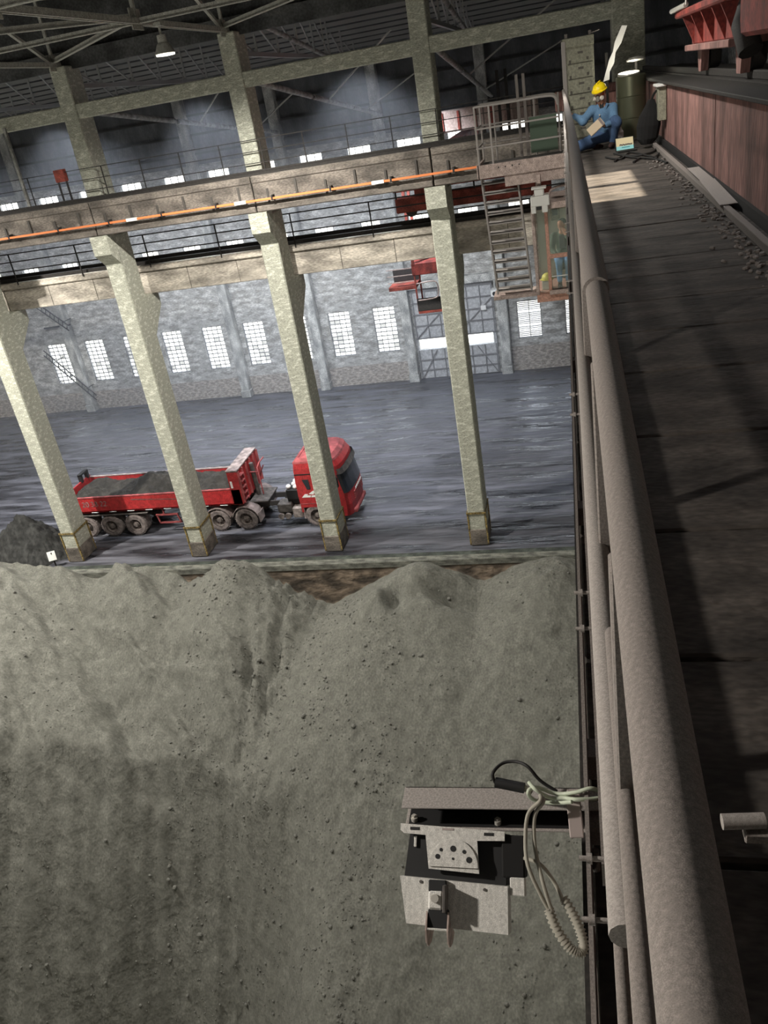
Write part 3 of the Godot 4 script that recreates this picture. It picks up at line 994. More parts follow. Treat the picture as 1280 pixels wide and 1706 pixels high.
func pile(x: float, z: float) -> float:
	var s := 0.0
	var k := 9.0
	for p in PEAKS:
		var dx: float = x - p[0]
		var dz: float = z - p[1]
		var d := sqrt(dx * dx + dz * dz + 0.02)
		s += exp(k * (p[2] - p[3] * maxf(0.0, d - p[4]) + 5.0))
	var top := log(s) / k - 5.0 if s > 1e-12 else -18.0
	var nb := n_big.get_noise_2d(x, z)
	# slips and gullies run down the face, to the right on the left hand pile
	var left := smoothstep(-9.8, -13.0, x)
	var u := lerpf(x, (z + 26.0) * 0.85 - x * 0.52, left)
	var w := lerpf(z, x * 0.85 + z * 0.52, left)
	u += n_mid.get_noise_2d(x * 0.5, z * 0.5) * 0.9
	var g := n_gully.get_noise_2d(u * 0.7, w * 0.16)
	top += (0.5 - absf(g) * 2.0) * lerpf(0.06, 0.42, left) * smoothstep(0.6, 2.6, Vector2(x + 14.1, z + 26.0).length()) + nb * lerpf(0.2, 0.45, left)
	# below the crest of the left hand pile the face breaks away steeply
	var brk := z + 19.6 - 0.05 * (x + 16.0) + n_big.get_noise_2d(x * 1.3 + 20.0, 3.0) * 1.2
	top -= 1.15 * maxf(0.0, brk) * smoothstep(-8.0, -12.5, x)
	var low := -13.0 + n_big.get_noise_2d(x * 0.6 + 40, z * 0.6) * 1.3
	var m := maxf(top, low)
	var h := m + log(exp(3.0 * (top - m)) + exp(3.0 * (low - m))) / 3.0
	# crumbly scarps
	var sc := n_mid.get_noise_2d(x, z)
	h += maxf(0.0, sc) * 0.3 - maxf(0.0, sc - 0.18) * 0.6
	h += n_fine.get_noise_2d(x, z) * 0.07
	# bites behind the middle pile's shoulder
	h -= 0.75 * exp(-(pow((x + 5.0) / 1.3, 2.0) + pow((z + 25.6) / 0.45, 2.0)))
	h -= 0.7 * exp(-(pow((x + 7.25) / 0.3, 2.0) + pow((z + 25.3) / 0.5, 2.0)))
	return h

func build_piles() -> void:
	var x0 := -32.0
	var z0 := -26.98
	var dx := 0.14
	var nx := 284
	var nz := 240
	var hs := PackedFloat32Array()
	hs.resize((nx + 1) * (nz + 1))
	for j in nz + 1:
		for i in nx + 1:
			hs[j * (nx + 1) + i] = pile(x0 + i * dx, z0 + j * dx)
	var vs := PackedVector3Array()
	var ns := PackedVector3Array()
	var ids := PackedInt32Array()
	for j in nz + 1:
		for i in nx + 1:
			vs.append(Vector3(x0 + i * dx, hs[j * (nx + 1) + i], z0 + j * dx))
			var l := hs[j * (nx + 1) + maxi(i - 1, 0)]
			var r := hs[j * (nx + 1) + mini(i + 1, nx)]
			var u := hs[maxi(j - 1, 0) * (nx + 1) + i]
			var d := hs[mini(j + 1, nz) * (nx + 1) + i]
			ns.append(Vector3(l - r, 2.0 * dx, u - d).normalized())
	for j in nz:
		for i in nx:
			var a := j * (nx + 1) + i
			ids.append_array([a, a + 1, a + nx + 2, a, a + nx + 2, a + nx + 1])
	var arr := []
	arr.resize(Mesh.ARRAY_MAX)
	arr[Mesh.ARRAY_VERTEX] = vs
	arr[Mesh.ARRAY_NORMAL] = ns
	arr[Mesh.ARRAY_INDEX] = ids
	var m := ArrayMesh.new()
	m.add_surface_from_arrays(Mesh.PRIMITIVE_TRIANGLES, arr)
	var o := inst("ore_pile", m, M("ore"))
	tag(o, "grey green heaped ore filling the pit below the walkway", "ore pile", "", "stuff")
	# loose clods on the slopes
	var rng := RandomNumberGenerator.new()
	rng.seed = 9
	var mm := MultiMesh.new()
	mm.transform_format = MultiMesh.TRANSFORM_3D
	var cb := MB.new()
	cb.box(Vector3.ZERO, Vector3(1.6, 1.2, 1.4), 0.4)
	mm.mesh = cb.mesh()
	mm.instance_count = 5200
	for k in 5200:
		var x := rng.randf_range(-27, 1.5)
		var z := rng.randf_range(-26.6, -9.0)
		if n_big.get_noise_2d(x * 1.7 + 9.0, z * 1.7) < 0.02:
			x = lerpf(x, -10.3, 0.7)
		var s := rng.randf_range(0.012, 0.035) * (1.0 + 2.4 * pow(rng.randf(), 12.0))
		mm.set_instance_transform(k, Transform3D(Basis.from_euler(Vector3(rng.randf() * 6, rng.randf() * 6, 0)).scaled(Vector3(s, s, s)), Vector3(x, pile(x, z) + s * 0.3, z)))
	var mi := MultiMeshInstance3D.new()
	mi.multimesh = mm
	mi.material_override = M("clod")
	mi.name = "loose_clods"
	add_child(mi)
	tag(mi, "loose pale clods scattered over the ore slopes", "clods", "", "stuff")
	# coal heap on the floor at the left column
	var hb := MB.new()
	var nn := noise(81, 0.9, 4)
	var hh := func(x: float, z: float) -> float:
		var d := Vector2((x + 25.2) / 2.5, (z + 29.1) / 1.75).length()
		return maxf(-0.1, 2.0 * (1.0 - d) + 0.25 * nn.get_noise_2d(x, z) + 0.12 * nn.get_noise_2d(x * 4.0, z * 4.0))
	for i in 60:
		for j in 40:
			var p := []
			var q := []
			for w in [[0, 0], [1, 0], [1, 1], [0, 1]]:
				var x: float = -28.2 + (i + w[0]) * 0.1
				var z: float = -31.1 + (j + w[1]) * 0.1
				var y: float = hh.call(x, z)
				p.append(Vector3(x, y, z))
				q.append(Vector3(y - hh.call(x + 0.05, z), 0.05, y - hh.call(x, z + 0.05)).normalized())
			hb.quad_s(p[0], p[1], p[2], p[3], q[0], q[1], q[2], q[3])
	var heap := part("coal_heap", hb, M("coal"), self)
	tag(heap, "dark lumpy coal heap beside the far left column", "coal heap", "", "stuff")
	var sg := thing("sign_board", "small white board leaning on the coal heap by the left column", "sign", Vector3(-22.95, 0.62, -27.55))
	var bs := Basis(Vector3.UP, 0.5) * Basis(Vector3.RIGHT, -0.3)
	part("board", mbox(Vector3.ZERO, Vector3(0.34, 0.42, 0.02), 0.004, bs), M("white_paint"), sg)
	part("stake", mbar(Vector3(0.0, -0.7, -0.04), Vector3(0, 0.15, -0.03), 0.04, 0.04), M("dark_steel"), sg)
	# leaning ladder frames at the far wall
	var spots := [[Vector3(-34.3, 8.0, WALL_Z + 1.2), Vector3(-32.2, 6.0, WALL_Z + 1.2), "upper dark ladder frame slanting across the far wall at left"], [Vector3(-34.6, 4.6, WALL_Z + 1.3), Vector3(-32.0, 1.1, WALL_Z + 1.0), "lower dark ladder frame slanting across the windows at left"]]
	for s in spots:
		var a: Vector3 = s[0]
		var e: Vector3 = s[1]
		var o2 := thing("ladder_frame", s[2], "ladder", a)
		var d := (e - a)
		var off := Vector3(0.1, 0.32, 0)
		for t in [-1, 1]:
			part("rail", mbar(off * t * 0.5, d + off * t * 0.5, 0.06, 0.06), M("dark_steel"), o2)
		for t in [0.2, 0.8]:
			part("wall_bracket", mbar(d * t, Vector3((d * t).x, (d * t).y, WALL_Z + 0.06 - a.z), 0.04, 0.04), M("dark_steel"), o2)
		for k in 9:
			part("rung", mbar(d * (k + 0.5) / 9.0 - off * 0.5, d * (k + 0.5) / 9.0 + off * 0.5, 0.04, 0.04), M("dark_steel"), o2)
	var lb := part("cable_bar", mbar(Vector3(-34.6, 6.0, WALL_Z + 0.35), Vector3(-32.6, 6.05, WALL_Z + 0.35), 0.1, 0.1), M("dark_steel"), self)
	tag(lb, "short dark horizontal bar on the far wall under the upper ladder frame", "bar")

# ---------------------------------------------------------------- lorry
func loft(b: MB, rings: Array, closed := true, cap := true) -> void:
	# rings: arrays of points, bottom to top, same count
	for i in rings.size() - 1:
		var p: Array = rings[i]
		var q: Array = rings[i + 1]
		var n := p.size()
		var c := Vector3.ZERO
		for w in p:
			c += w
		c /= n
		for k in (n if closed else n - 1):
			var k2 := (k + 1) % n
			var nn: Vector3 = (p[k2] - p[k]).cross(q[k] - p[k])
			if nn.length() < 1e-9:
				nn = (q[k2] - q[k]).cross(q[k] - p[k])
			nn = nn.normalized()
			if nn.dot((p[k] + p[k2]) * 0.5 - c) < 0:
				nn = -nn
			b.quad(p[k], p[k2], q[k2], q[k], nn)
	if cap:
		for e in [0, rings.size() - 1]:
			var r: Array = rings[e]
			var c := Vector3.ZERO
			for w in r:
				c += w
			c /= r.size()
			var nn := Vector3.DOWN if e == 0 else Vector3.UP
			for k in r.size():
				b.tri(c, r[k], r[(k + 1) % r.size()], nn, nn, nn)

func cab_ring(y: float, xr: float, xf: float, w: float, off := 0.0) -> Array:
	var out := []
	out.append(Vector3(xr, y, -w - off))
	for t in [[0.52, 1.0], [0.3, 0.99], [0.17, 0.93], [0.09, 0.8], [0.03, 0.5], [0.0, 0.0]]:
		out.append(Vector3(xf - t[0] + off, y, -w * t[1] - off * t[1]))
	for t in [[0.03, 0.5], [0.09, 0.8], [0.17, 0.93], [0.3, 0.99], [0.52, 1.0]]:
		out.append(Vector3(xf - t[0] + off, y, w * t[1] + off * t[1]))
	out.append(Vector3(xr, y, w + off))
	return out

func wheel_meshes() -> Array:
	var bs := Basis(Vector3.RIGHT, PI / 2)   # axle along z
	var t := MB.new()
	t.lathe([Vector2(0.3, -0.15), Vector2(0.46, -0.15), Vector2(0.515, -0.11), Vector2(0.53, -0.05), Vector2(0.53, 0.05), Vector2(0.515, 0.11), Vector2(0.46, 0.15), Vector2(0.3, 0.15)], 28, Vector3.ZERO, bs)
	for k in 28:
		var a := TAU * k / 28.0
		t.box(Vector3(cos(a) * 0.528, sin(a) * 0.528, 0), Vector3(0.02, 0.06, 0.24), 0.0, Basis(Vector3(0, 0, 1), a))
	var r := MB.new()
	r.lathe([Vector2(0.31, 0.12), Vector2(0.29, 0.13), Vector2(0.27, 0.02), Vector2(0.16, -0.02), Vector2(0.15, 0.06), Vector2(0.0, 0.07)], 24, Vector3.ZERO, bs)
	for k in 8:
		var a := TAU * k / 8.0
		r.box(Vector3(cos(a) * 0.21, sin(a) * 0.21, 0.015), Vector3(0.045, 0.045, 0.05), 0.01, Basis(Vector3(0, 0, 1), a))
	var h := MB.new()
	h.lathe([Vector2(0.11, 0.05), Vector2(0.1, 0.12), Vector2(0.0, 0.13)], 14, Vector3.ZERO, bs)
	return [t.mesh(), r.mesh(), h.mesh()]

func build_truck() -> void:
	var o := thing("tipper_lorry", "red articulated tipper lorry loaded with dark ore standing behind the columns", "lorry", Vector3(-16, 0.02, -31.45))
	var red := M("truck_red")
	var dusty := M("truck_red_dusty")
	var dust := M("truck_dust")
	# cab
	var rings := [cab_ring(0.42, 5.25, 6.28, 1.2), cab_ring(0.95, 5.25, 6.33, 1.23), cab_ring(0.951, 3.98, 6.33, 1.23), cab_ring(1.5, 3.96, 6.3, 1.24), cab_ring(2.42, 3.96, 6.12, 1.22), cab_ring(2.78, 3.98, 6.05, 1.2), cab_ring(3.08, 4.02, 5.86, 1.15), cab_ring(3.2, 4.12, 5.7, 1.05)]
	var b := MB.new()
	loft(b, rings)
	b.span(3.98, 4.06, 0.72, 0.96, 0.7, 1.22)
	var cab := part("cab", b, red, o)
	var rf := MB.new()
	loft(rf, [cab_ring(3.0, 3.99, 5.92, 1.166, 0.004), cab_ring(3.085, 4.0, 5.875, 1.15, 0.004), cab_ring(3.21, 4.12, 5.7, 1.05, 0.004)])
	for k in 3:
		rf.span(4.2 + k * 0.4, 4.25 + k * 0.4, 3.205, 3.235, -0.95, 0.95)
	part("roof_cap", rf, dusty, cab)
	var ws := MB.new()
	loft(ws, [cab_ring(1.52, 5.7, 6.3, 1.24, 0.012).slice(2, 11), cab_ring(2.4, 5.6, 6.12, 1.22, 0.012).slice(2, 11)], false, false)
	part("windscreen", ws, M("glass_dark"), cab)
	var vs := MB.new()
	loft(vs, [cab_ring(2.42, 5.5, 6.2, 1.23, 0.03).slice(2, 11), cab_ring(2.66, 5.5, 6.13, 1.22, 0.03).slice(2, 11)], false, false)
	loft(vs, [cab_ring(2.42, 5.5, 6.14, 1.21, 0.0).slice(2, 11), cab_ring(2.66, 5.5, 6.07, 1.2, 0.0).slice(2, 11)], false, false)
	part("sun_visor", vs, M("truck_grey"), cab)
	for s in [-1, 1]:
		var wt := Transform3D(Basis(), Vector3(0, 0, s * 1.243))
		var w1 := MB.new()
		w1.prism(PackedVector2Array([Vector2(4.28, 2.28), Vector2(4.55, 2.28), Vector2(4.58, 1.82), Vector2(4.42, 1.82)]), 0.02, wt)
		part("rear_quarter_window", w1, M("glass_dark"), cab)
		var w2 := MB.new()
		w2.prism(PackedVector2Array([Vector2(4.72, 2.32), Vector2(5.5, 2.32), Vector2(5.72, 1.62), Vector2(4.74, 1.7)]), 0.02, wt)
		part("side_window", w2, M("glass_dark"), cab)
		part("step_panel", mspan(4.98, 5.6, 0.4, 0.94, s * 1.14 - 0.05, s * 1.14 + 0.05, 0.03), red, cab)
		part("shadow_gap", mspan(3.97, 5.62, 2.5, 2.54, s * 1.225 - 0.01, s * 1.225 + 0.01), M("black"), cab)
		part("trim_line", mspan(3.97, 5.6, 1.12, 1.15, s * 1.235 - 0.012, s * 1.235 + 0.012), M("truck_red_dusty"), cab)
		var ml := MB.new()
		ml.span(5.82, 5.9, 1.9, 2.35, s * 1.42 - 0.1, s * 1.42 + 0.1, 0.03)
		ml.bar(Vector3(5.8, 2.36, s * 1.2), Vector3(5.86, 2.34, s * 1.42), 0.03, 0.03)
		part("mirror", ml, M("black"), cab)
		part("headlight", mbox(Vector3(6.08, 0.74, s * 0.95), Vector3(0.16, 0.2, 0.34), 0.03, Basis(Vector3.UP, -s * 0.35)), M("white_paint"), cab)
	# white stroke emblem behind the door
	var em := MB.new()
	var et := Transform3D(Basis(), Vector3(0, 0, 1.25))
	em.prism(PackedVector2Array([Vector2(4.12, 1.45), Vector2(4.27, 1.6), Vector2(4.42, 1.6), Vector2(4.37, 1.53), Vector2(4.55, 1.53), Vector2(4.5, 1.44)]), 0.012, et)
	em.prism(PackedVector2Array([Vector2(4.45, 1.6), Vector2(4.66, 1.74), Vector2(4.78, 1.74), Vector2(4.66, 1.57)]), 0.012, et)
	em.prism(PackedVector2Array([Vector2(4.58, 1.53), Vector2(4.95, 1.53), Vector2(4.9, 1.45), Vector2(4.54, 1.44)]), 0.012, et)
	part("emblem", em, M("white_paint"), cab)
	for k in 4:
		part("grille_bar", mspan(6.28, 6.345, 1.0 + k * 0.1, 1.05 + k * 0.1, -0.7, 0.7, 0.01), M("truck_red_dusty"), cab)
	for k in 5:
		part("badge_letter", mbox(Vector3(6.345, 1.42, -0.44 + 0.22 * k), Vector3(0.02, 0.1, 0.14), 0.004), M("white_paint"), cab)
	part("bumper", mspan(6.0, 6.36, 0.4, 0.62, -0.9, 0.9, 0.05), dusty, cab)
	# chassis and fittings
	var c := MB.new()
	for s in [-1, 1]:
		c.span(-0.9, 5.4, 0.75, 0.98, s * 0.42 - 0.05, s * 0.42 + 0.05)
		c.span(-7.4, 1.2, 1.02, 1.28, s * 0.5 - 0.06, s * 0.5 + 0.06)
	for x in [-7.0, -5.5, -4.0, -2.0, 0.0, 2.2, 3.6]:
		c.span(x - 0.05, x + 0.05, 0.8, 1.05, -0.5, 0.5)
	part("chassis", c, M("chassis"), o)
	part("fifth_wheel", mspan(0.3, 1.2, 0.98, 1.06, -0.45, 0.45, 0.03), M("truck_grey"), o)
	var en := MB.new()
	en.span(3.35, 3.92, 1.28, 1.75, 0.1, 1.05, 0.03)
	en.span(3.3, 3.95, 1.0, 1.27, -0.9, 0.9, 0.02)
	part("air_filter_box", en, M("black"), o)
	var cn := MB.new()
	for k in [[3.45, 0.85], [3.62, 0.6], [3.78, 0.9], [3.6, 0.3]]:
		cn.ball(Vector3(k[0], 1.83, k[1]), Vector3(0.12, 0.1, 0.13), 10, 6)
	part("white_canister", cn, M("white_paint"), o)
	part("exhaust_stack", mtube([Vector3(3.7, 1.7, 0.0), Vector3(3.7, 2.4, 0.0), Vector3(3.66, 2.5, 0.0)], 0.06, 10), M("truck_grey"), o)
	part("battery_box", mspan(2.85, 3.5, 0.72, 1.12, 0.5, 1.15, 0.03), M("truck_grey"), o)
	for k in 2:
		part("air_tank", mtube([Vector3(2.95 + k * 0.32, 0.55, 0.85), Vector3(2.95 + k * 0.32, 0.55, 1.2)], 0.14, 14), M("tank"), o)
	part("fuel_tank", mspan(3.5, 3.98, 0.42, 0.95, 0.5, 1.18, 0.06), M("tank"), o)
	part("fuel_tank", mspan(2.6, 3.9, 0.42, 0.95, -1.18, -0.5, 0.06), M("tank"), o)
	part("splash_plate", mspan(4.02, 4.09, 0.4, 0.95, 0.6, 1.2), dust, o)
	# wheels
	var wm := wheel_meshes()
	for w in [[4.62, 1.08, 0], [1.29, 1.08, 1], [-0.02, 1.08, 1], [-4.18, 1.1, 1], [-5.42, 1.1, 1], [-6.68, 1.1, 1]]:
		for s in [-1, 1]:
			var r := inst("wheel", wm[0], M("tyre"), o, Vector3(w[0], 0.53, s * w[1]))
			if s < 0:
				r.rotation.y = PI
			inst("wheel_rim", wm[1], M("rim"), r)
			inst("hub", wm[2], M("rim"), r)
			if w[2]:
				var r2 := inst("inner_tyre", wm[0], M("tyre"), o, Vector3(w[0], 0.53, s * (w[1] - 0.34)))
		part("axle", mtube([Vector3(w[0], 0.53, -0.9), Vector3(w[0], 0.53, 0.9)], 0.08, 8), M("chassis"), o)
	for s in [-1, 1]:
		for x in [1.29, -0.02]:
			var mg := MB.new()
			var pts := []
			for k in 9:
				var a := lerpf(0.25, PI - 0.25, k / 8.0)
				pts.append(Vector2(cos(a) * 0.64, sin(a) * 0.62))
			for k in range(8, -1, -1):
				pts.append(Vector2(pts[k].x * 0.95, pts[k].y * 0.95))
			mg.prism(PackedVector2Array(pts), 0.62, Transform3D(Basis(), Vector3(x, 0.53, s * 0.94)))
			part("mudguard", mg, dust, o)
		part("mud_flap", mspan(1.92, 1.96, 0.35, 0.8, s * 0.94 - 0.3, s * 0.94 + 0.3), dust, o)
		var sg := MB.new()
		sg.span(-3.05, -1.95, 0.92, 0.99, s * 1.16 - 0.03, s * 1.16 + 0.03)
		sg.span(-2.95, -1.85, 0.52, 0.59, s * 1.16 - 0.03, s * 1.16 + 0.03)
		sg.bar(Vector3(-3.0, 0.95, s * 1.16), Vector3(-2.92, 0.55, s * 1.16), 0.06, 0.06)
		sg.bar(Vector3(-2.0, 0.95, s * 1.16), Vector3(-1.88, 0.55, s * 1.16), 0.06, 0.06)
		sg.span(-2.7, -2.64, 0.98, 1.2, s * 1.1 - 0.03, s * 1.1 + 0.03)
		part("side_guard", sg, M("truck_red_dusty"), o)
		part("trailer_wing", mspan(-7.3, -3.4, 1.1, 1.14, s * 1.0 - 0.25, s * 1.0 + 0.25, 0.01), M("truck_grey"), o)
	# tipper body
	var tb := MB.new()
	for s in [-1, 1]:
		tb.span(-7.4, 1.35, 1.3, 2.02, s * 1.22 - 0.03, s * 1.22 + 0.03, 0.01)
	tb.span(-7.4, 1.35, 1.3, 1.36, -1.25, 1.25)
	tb.span(-7.45, -7.38, 1.3, 2.15, -1.25, 1.25)
	var body := part("tipper_body", tb, red, o)
	for s in [-1, 1]:
		part("top_rail", mspan(-7.4, 0.92, 2.02, 2.08, s * 1.22 - 0.05, s * 1.22 + 0.05, 0.015), dust if s < 0 else dusty, body)
	part("headboard", mspan(0.92, 1.4, 1.3, 2.86, -1.25, 1.25, 0.02), red, body)
	part("headboard_top", mspan(0.9, 1.45, 2.86, 2.93, -1.27, 1.27, 0.01), dust, body)
	for k in 6:
		part("headboard_rib", mspan(1.4, 1.5, 1.35, 2.84, -1.2 + k * 0.48 - 0.04, -1.2 + k * 0.48 + 0.04, 0.01), dusty, body)
	for k in 5:
		part("step", mspan(1.4, 1.56, 1.5 + k * 0.28, 1.54 + k * 0.28, 0.85, 1.22, 0.005), dusty, body)
	var fr := MB.new()
	fr.tube([Vector3(1.9, 1.2, 0.1), Vector3(1.9, 2.5, 0.1), Vector3(1.9, 2.6, -0.2), Vector3(1.9, 2.6, -0.8)], 0.03, 8)
	fr.tube([Vector3(1.5, 2.3, 0.1), Vector3(1.9, 2.3, 0.1)], 0.03, 8)
	fr.tube([Vector3(1.5, 1.6, -0.6), Vector3(1.9, 2.3, -0.6)], 0.03, 8)
	part("hose_frame", fr, dusty, body)
	part("tipping_ram", mtube([Vector3(1.65, 1.1, 0), Vector3(1.6, 2.7, 0)], 0.1, 12), M("truck_grey"), body)
	part("drawbar_deck", mspan(1.4, 2.3, 1.06, 1.14, -0.7, 0.7, 0.02), M("truck_grey"), o)
	var tl := MB.new()
	tl.span(-7.5, -7.3, 2.1, 2.5, -1.1, -0.95, 0.02)
	tl.span(-7.5, -7.3, 2.1, 2.5, -0.55, -0.4, 0.02)
	tl.span(-7.5, -7.3, 2.42, 2.52, -1.1, -0.4, 0.02)
	part("tail_hinge", tl, M("black"), body)
	part("door_latch", mspan(0.99, 1.09, 2.1, 2.42, 1.25, 1.27, 0.005), M("white_paint"), body)
	for k in 9:
		part("reflector", mspan(-7.1 + k * 0.92, -6.75 + k * 0.92, 1.285, 1.315, 1.25, 1.262), M("white_paint"), body)
	var tm := TextMesh.new()
	var sf := SystemFont.new()
	sf.font_names = PackedStringArray(["Droid Sans"])
	tm.font = sf
	tm.text = "20 38 22"
	tm.font_size = 40
	tm.pixel_size = 0.0085
	tm.depth = 0.01
	inst("side_number", tm, M("truck_dust"), body, Vector3(-5.9, 1.72, 1.258))
	part("crease", mbar(Vector3(-4.0, 1.86, 1.252), Vector3(-1.2, 1.72, 1.252), 0.012, 0.03), M("truck_grey"), body)
	# load
	var lb := MB.new()
	var nn := noise(91, 0.8, 4)
	var lh := func(x: float, z: float) -> float:
		var h := 1.78 + 0.6 * exp(-(pow((x + 3.6) / 1.0, 2.0) + pow((z + 0.25) / 0.9, 2.0))) + 0.55 * exp(-(pow((x + 2.1) / 0.8, 2.0) + pow((z + 0.4) / 0.8, 2.0))) + 0.45 * exp(-(pow((x + 0.1) / 0.7, 2.0) + pow((z + 0.3) / 0.8, 2.0))) + 0.2 * exp(-pow((x + 6.8) / 0.6, 2.0))
		return h + 0.16 * nn.get_noise_2d(x, z) + 0.05 * nn.get_noise_2d(x * 4, z * 4)
	for i in 82:
		for j in 24:
			var p := []
			var q := []
			for w in [[0, 0], [1, 0], [1, 1], [0, 1]]:
				var x: float = -7.36 + (i + w[0]) * 0.1
				var z: float = -1.18 + (j + w[1]) * 0.0983
				var y: float = lh.call(x, z)
				p.append(Vector3(x, y, z))
				q.append(Vector3(y - lh.call(x + 0.05, z), 0.05, y - lh.call(x, z + 0.05)).normalized())
			lb.quad_s(p[0], p[1], p[2], p[3], q[0], q[1], q[2], q[3])
	var ld := part("ore_load", lb, M("load"), self, Vector3(-16, 0.02, -31.45))
	tag(ld, "dark brown ore heaped in the red lorry trailer", "ore load", "", "stuff")

# ---------------------------------------------------------------- red crane of the far aisle
func build_far_crane() -> void:
	var red := M("far_red")
	var o := thing("red_crane", "red bridge crane of the far aisle seen between the beams", "crane", Vector3(-4.0, 12.36, -30))
	var e := MB.new()
	e.span(-1.9, 3.4, 0.12, 0.62, -0.1, 0.35, 0.03)
	part("end_carriage", e, red, o)
	for x in [-1.4, -0.2, 1.8, 2.9]:
		var w := MB.new()
		w.lathe([Vector2(0, -0.06), Vector2(0.2, -0.06), Vector2(0.2, 0.06), Vector2(0, 0.06)], 18, Vector3(x, 0.14, 0.13), Basis(Vector3.RIGHT, PI / 2))
		part("wheel", w, M("dark_steel"), o)
	for x in [-1.2, 2.2]:
		var g := part("bridge_girder", mspan(x, x + 0.6, 0.55, 1.65, -18.6, 0.3, 0.02), red, o)
		for k in 8:
			part("stiffener", mspan(x - 0.03, x + 0.63, 0.6, 1.6, -1.2 - k * 2.2, -1.14 - k * 2.2), red, g)
	for y in [0.85, 1.15, 1.45]:
		part("side_rail", mspan(-1.9, 3.6, y - 0.03, y + 0.03, 0.42, 0.47), M("trolley_red"), o)
	for k in 5:
		part("rail_post", mspan(-1.85 + k * 1.35, -1.8 + k * 1.35, 0.6, 1.5, 0.42, 0.47), M("dark_steel"), o)
	# winch housing on the bridge
	part("winch_housing", mspan(-1.3, 3.0, 2.2, 2.95, -5.2, -4.0, 0.05), M("pink_steel"), o)
	for k in 7:
		part("housing_rib", mspan(-1.2 + k * 0.62, -1.12 + k * 0.62, 2.25, 2.9, -4.0, -3.94), red, o)
	for x in [-0.9, 0.9, 1.2, 2.6]:
		part("housing_leg", mspan(x, x + 0.12, 1.6, 2.3, -4.6, -4.5), M("dark_steel"), o)
	for x in [1.6, 1.9]:
		part("mast", mspan(x, x + 0.1, 1.6, 4.0, -3.7, -3.6), M("dark_steel"), o)
	# open driver's cage below
	var cg := thing("driver_cage", "small red open crane driver's cage hanging below the tan beam", "crane cab", Vector3(-5.55, 8.35, -32.6))
	part("floor_tray", mspan(-0.5, 0.55, 0, 0.12, -0.6, 0.6, 0.01), red, cg)
	var pl := MB.new()
	pl.span(-0.5, 0.55, 0.1, 0.6, 0.56, 0.6)
	pl.span(0.51, 0.55, 0.1, 0.95, -0.6, 0.6)
	part("dark_panel", pl, M("dark_steel"), cg)
	part("roof_panel", mspan(-0.55, 0.6, 1.5, 1.95, -0.65, 0.6, 0.02), M("trolley_red"), cg)
	for x in [-0.48, 0.52]:
		for z in [-0.56, 0.56]:
			part("corner_post", mspan(x - 0.03, x + 0.03, 0.1, 1.55, z - 0.03, z + 0.03), red, cg)
			part("hanger", mspan(x - 0.05, x + 0.05, 1.9, 4.6, z - 0.05, z + 0.05), red, cg)
	var lp := MB.new()
	lp.tube(smooth([Vector3(-0.42, 0.55, 0.7), Vector3(0.25, 0.6, 0.75), Vector3(0.4, 0.75, 0.75), Vector3(0.4, 1.1, 0.75), Vector3(0.25, 1.25, 0.75), Vector3(-0.42, 1.2, 0.7)], 4), 0.025, 8)
	part("guard_loop", lp, M("pink_steel"), cg)
	part("side_landing", mspan(-1.6, -0.5, 0.95, 1.1, -0.6, 0.4, 0.01), red, cg)
	part("landing_panel", mspan(-1.55, -0.5, 1.1, 1.6, -0.62, -0.56), M("dark_steel"), cg)
	for k in 3:
		part("landing_rail", mspan(-1.6, -0.5, 1.25 + k * 0.25, 1.28 + k * 0.25, 0.36, 0.4), M("pink_steel"), cg)
	# small wall camera right of the gate
	var cc := thing("wall_camera", "small white box camera on the far wall above the gate", "camera", Vector3(-4.55, 5.1, WALL_Z + 0.85))
	part("housing", mspan(-0.22, 0.22, -0.18, 0.2, -0.3, 0.35, 0.03), M("white_paint"), cc)
	var ln := MB.new()
	ln.lathe([Vector2(0.12, 0), Vector2(0.11, 0.05), Vector2(0, 0.03)], 14, Vector3(0, 0, 0.35), Basis(Vector3.RIGHT, PI / 2))
	part("lens", ln, M("black"), cc)
	part("bracket", mspan(-0.05, 0.05, 0.15, 0.7, -0.3, -0.1), M("pillar"), cc)
	part("wall_arm", mspan(-0.05, 0.05, 0.1, 0.2, -0.6, -0.25), M("pillar"), cc)
	var wl := thing("wall_box", "small white box on the far wall beside the gate's right opening", "box", Vector3(-5.35, 4.15, WALL_Z + 0.32))
	part("box", mspan(-0.16, 0.16, -0.13, 0.13, -0.1, 0.08, 0.02), M("white_paint"), wl)
	part("conduit", mspan(0.1, 0.5, -0.04, 0.04, -0.1, -0.04), M("gate_bar"), wl)

